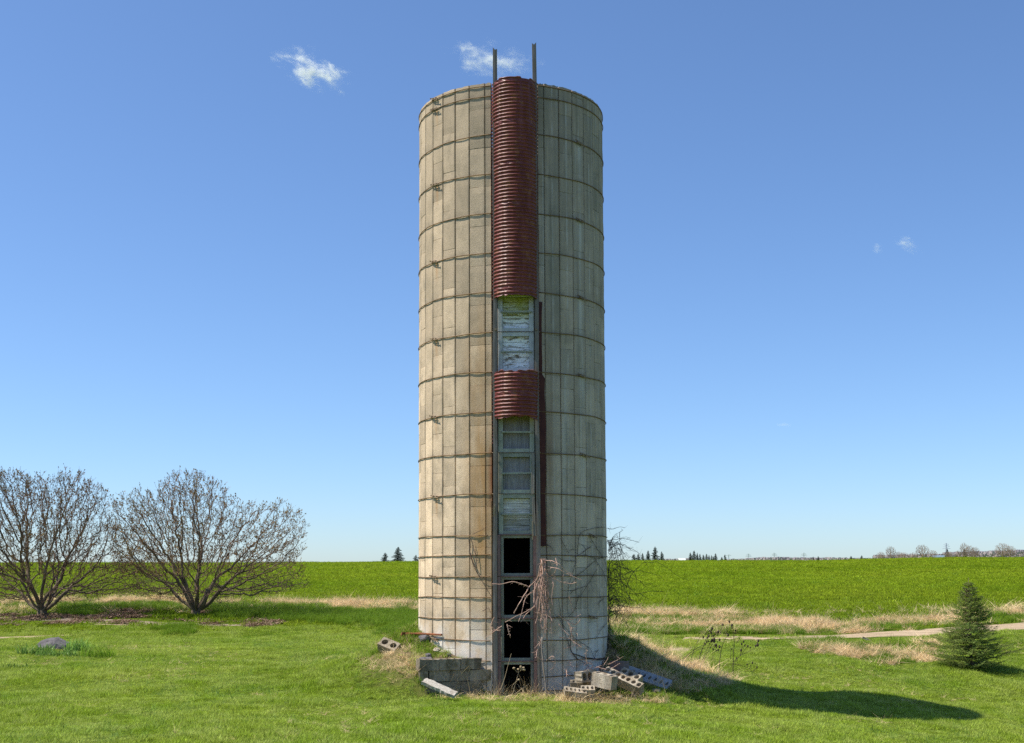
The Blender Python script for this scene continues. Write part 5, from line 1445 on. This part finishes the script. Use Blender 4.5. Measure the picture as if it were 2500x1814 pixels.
# distant woods: one mass
M['woods'] = leaf_mat("distant_bare_wood", (.50, .42, .44), (.42, .36, .38), (.52, .46, .45), 0, .01, .9, .25)  # lightened purplish tone, distance haze put into the wood's colour
mb = MB(); rr = np.random.default_rng(44)
def woods(px0, px1, ytop0, ytop1, d, n):
    for _ in range(n):
        t = rr.random(); px_ = px0 + (px1 - px0) * t; yt = ytop0 + (ytop1 - ytop0) * t + 2.5 * (float(vnoise(px_, 0, .12, 5)) - .3) + rr.exponential(.6)
        dd = d + rr.uniform(-40, 40); x_ = (px_ - PX) / F * dd; zt = EYE[2] + (1418.8 - yt) / F * dd
        z_ = zt - rr.random() ** 1.6 * 10; w = rr.uniform(.3, 1.1); h_ = rr.uniform(.6, 2.0)
        a = rr.uniform(0, 3.14); ca, sa = math.cos(a) * w, math.sin(a) * w
        mb.add([(x_ - ca, dd + EYE[1] - sa, z_ - h_), (x_ + ca, dd + EYE[1] + sa, z_ - h_ * .8), (x_ + ca * .3, dd + EYE[1] + sa * .3, z_), (x_ - ca * .6, dd + EYE[1] - sa * .6, z_ - .2)], [(0, 1, 2, 3)], rr.random())
woods(1615, 1690, 1366, 1364, 900, 2600); woods(1770, 1860, 1367, 1363, 900, 3000); woods(1860, 2010, 1362, 1364, 900, 6000); woods(2010, 2130, 1363, 1366, 900, 3000)
woods(2130, 2300, 1358, 1356, 800, 6000); woods(2300, 2540, 1352, 1346, 760, 12000)
o = mb.build("distant_woods", M['woods']); tag(o, "thin purplish band of distant leafless woods along the right horizon", None, None, 'stuff')
# buildings
M['white'] = simple_mat("white_paint", (.72, .72, .70), (.8, .8, .78), 1, .7, 0)
M['roofdark'] = simple_mat("dark_roof", (.035, .038, .042), (.055, .055, .06), .4, .8, 0)
M['roofblue'] = simple_mat("blue_grey_metal_roof", (.17, .23, .29), (.24, .31, .37), .3, .35, 0)
M['pane'] = simple_mat("dark_glass", (.02, .025, .03), (.03, .035, .04), 1, .15, 0)
def house(px, ytop, d, w, dep, wallh, roofh, label, wallm, roofm, rz=0, name="barn", cat="barn"):
    x = (px - PX) / F * d; yy = d + EYE[1]; ztop = EYE[2] + (1418.8 - ytop) / F * d; root = empty(name, (x, yy, ztop - roofh - wallh), rz); tag(root, label, cat)
    b = MB(); b.box((0, 0, wallh / 2 - 2.0), (w, dep, wallh + 4.0)); 
    b.add([(-w / 2, -dep / 2, wallh), (-w / 2, dep / 2, wallh), (-w / 2, 0, wallh + roofh)], [(0, 1, 2)]); b.add([(w / 2, -dep / 2, wallh), (w / 2, dep / 2, wallh), (w / 2, 0, wallh + roofh)], [(0, 2, 1)])
    b.build("wall", wallm, root)
    r = MB(); t = .25
    for sy in (-1, 1):
        e = .5
        y0, z0 = sy * (dep / 2 + e), wallh - roofh * e / (dep / 2)
        vs = [(-w / 2 - e, y0, z0), (w / 2 + e, y0, z0), (w / 2 + e, 0, wallh + roofh), (-w / 2 - e, 0, wallh + roofh)]
        vs += [(a_, b_, c_ + t) for a_, b_, c_ in vs]
        r.add(vs, [(0, 1, 2, 3), (4, 5, 6, 7), (0, 1, 5, 4), (1, 2, 6, 5), (3, 0, 4, 7)])
    r.build("roof", roofm, root)
    wn = MB(); wn.box((0, -dep / 2 - .03, wallh * .55), (1.2, .06, 1.2)); wn.build("window", M['pane'], root)
    return root
house(1663, 1366, 700, 3.2, 3.2, 3, 1.9, "tiny white shed with a bright pitched roof on the skyline", M['white'], M['white'], .2, "shed", "shed")
house(2288, 1362.0, 600, 7.5, 7, 3.5, 1.8, "low barn with a shiny blue grey roof on the right skyline", M['roofdark'], M['roofblue'], .25)
house(2316, 1361.5, 610, 6, 6, 3.5, 1.9, "dark gabled barn adjoining the blue grey roofed one", M['roofdark'], M['roofdark'], -.9)
# pylons
M['pylon'] = simple_mat("pylon_steel", (.42, .46, .52), (.5, .53, .58), 1, .7, 0)  # pale bluish tone paints distance haze into the steel colour
def pylon(px, ytop, d, w, label, pole=False):
    ztop = EYE[2] + (1418.8 - ytop) / F * d; x = (px - PX) / F * d; yy = d + EYE[1]; gz = hz(x, yy); H = ztop - gz
    root = empty("power_pole" if pole else "pylon", (x, yy, gz)); tag(root, label, "utility pole" if pole else "pylon", "electricity pylons on the horizon")
    mb = MB()
    if pole:
        mb.tube([(0, 0, 0), (0, 0, H)], .22, 5)
    else:
        for sx in (-1, 1):
            for sy in (-1, 1): mb.tube([(sx * w, sy * w, 0), (sx * w * .3, sy * w * .3, H * .6), (0, 0, H)], .10, 4)
        n = 9
        for i in range(n):
            z0, z1 = H * i / n, H * (i + 1) / n; w0 = w * max(.15, 1 - z0 / H * 1.15); w1 = w * max(.15, 1 - z1 / H * 1.15)
            mb.tube([(-w0, -w0, z0), (w1, -w1, z1)], .07, 3); mb.tube([(w0, -w0, z0), (-w1, -w1, z1)], .07, 3)
    mb.build("mast", M['pylon'], root)
    for zf, ww in (((.93, 1.3),) if pole else ((.66, 2.6), (.80, 2.2), (.92, 1.6))):
        c = MB(); c.tube([(-ww, 0, H * zf), (0, 0, H * zf + .5), (ww, 0, H * zf)], .12, 4); c.build("crossarm", M['pylon'], root)
PW = 1.3
for px_, yt_, d_, lb in [(1825, 1355, 1000, "leftmost lattice pylon on the horizon"), (1888, 1353, 1000, "second lattice pylon from the left on the horizon"), (1960, 1353, 1000, "third lattice pylon from the left on the horizon"), (2308, 1331, 800, "large lattice pylon rising behind the barn")]:
    pylon(px_, yt_, d_, PW, lb)
pylon(1777, 1358, 620, 1, "wooden utility pole at the end of the conifer row", True)

# ------------------------------------------------------------------ clouds (volumes)
def cloud(px, py, wpx, hpx, label, dens, seed, rot=0.0, thr=.45):
    d = 2600.0; v = ray(px, py); c = EYE + v * (d / v[1]); sx = wpx / F * d / 2; sz = hpx / F * d / 2
    t = NT("cloud_vapour"); t.t.nodes.remove(t.b)
    tc = t.n("ShaderNodeTexCoord"); mp = t.n("ShaderNodeMapping"); mp.inputs['Location'].default_value = (seed * 3.1, seed, 0); mp.inputs['Scale'].default_value = (1.0 * sx / sz * .5, .8, .9)
    mp.inputs['Rotation'].default_value = (0, -.5, 0)
    t.l(tc.outputs['Object'], mp.inputs[0])
    nz = t.noise(mp.outputs[0], 2.4, 12, .74, 1.4)
    ln = t.n("ShaderNodeVectorMath", operation='LENGTH'); nw = t.n("ShaderNodeTexNoise"); nw.inputs['Scale'].default_value = 1.6; nw.inputs['Detail'].default_value = 5; nw.inputs['Roughness'].default_value = .65
    t.l(mp.outputs[0], nw.inputs['Vector'])
    va = t.n("ShaderNodeVectorMath", operation='SUBTRACT'); va.inputs[1].default_value = (.5, .5, .5); t.l(nw.outputs['Color'], va.inputs[0])
    vb = t.n("ShaderNodeVectorMath", operation='SCALE'); vb.inputs['Scale'].default_value = 3.0; t.l(va.outputs[0], vb.inputs[0])
    vc = t.n("ShaderNodeVectorMath", operation='ADD'); t.l(vb.outputs[0], vc.inputs[0]); t.l(tc.outputs['Object'], vc.inputs[1])
    l2 = t.n("ShaderNodeVectorMath", operation='LENGTH'); t.l(tc.outputs['Object'], l2.inputs[0])
    edge = t.math('MULTIPLY', t.math('SUBTRACT', 1.1, l2.outputs['Value'], clamp=True), 4.0, clamp=True)
    t.l(vc.outputs[0], ln.inputs[0])
    fall = t.math('SUBTRACT', 1.0, ln.outputs['Value'], clamp=True)
    k = t.math('SUBTRACT', t.math('MULTIPLY_ADD', nz, 4.0, t.math('MULTIPLY', fall, 1.1)), thr + 2.15, clamp=True)
    k = t.math('MULTIPLY', t.math('MULTIPLY', k, fall), edge)
    k = t.math('MULTIPLY', t.math('MULTIPLY', k, fall), dens)
    pv = t.n("ShaderNodeVolumePrincipled"); pv.inputs['Color'].default_value = (1, 1, 1, 1); pv.inputs['Anisotropy'].default_value = .1
    t.l(k, pv.inputs['Density']); t.l(pv.outputs[0], t.out.inputs['Volume'])
    mb = MB(); mb.blob((0, 0, 0), (1.2, 1.2, 1.2), seed, None, 8, .0); o = mb.build("cloud", t.m, None, True, tuple(c))
    o.scale = (sx, (sx + sz) * .35, sz); o.rotation_euler = (0, rot, 0); tag(o, label, "cloud")
    return o
cloud(764, 172, 235, 108, "brightest small white cloud, left of the silo", .15, 1, .42, .20)
cloud(1205, 148, 260, 105, "thin wispy cloud behind the posts on the silo top", .065, 2, .18, .22)
cloud(2215, 598, 84, 44, "faint smudge of cloud in the right sky", .07, 3, .35, .15)
cloud(2142, 608, 34, 40, "tiniest faint wisp left of the right sky smudge", .05, 4, 0, .15)
cloud(1914, 1037, 50, 14, "tiny pinkish cloud streak low in the right sky", .09, 5, 0, .15)
SC.cycles.volume_step_rate = 1.0; SC.cycles.volume_max_steps = 128
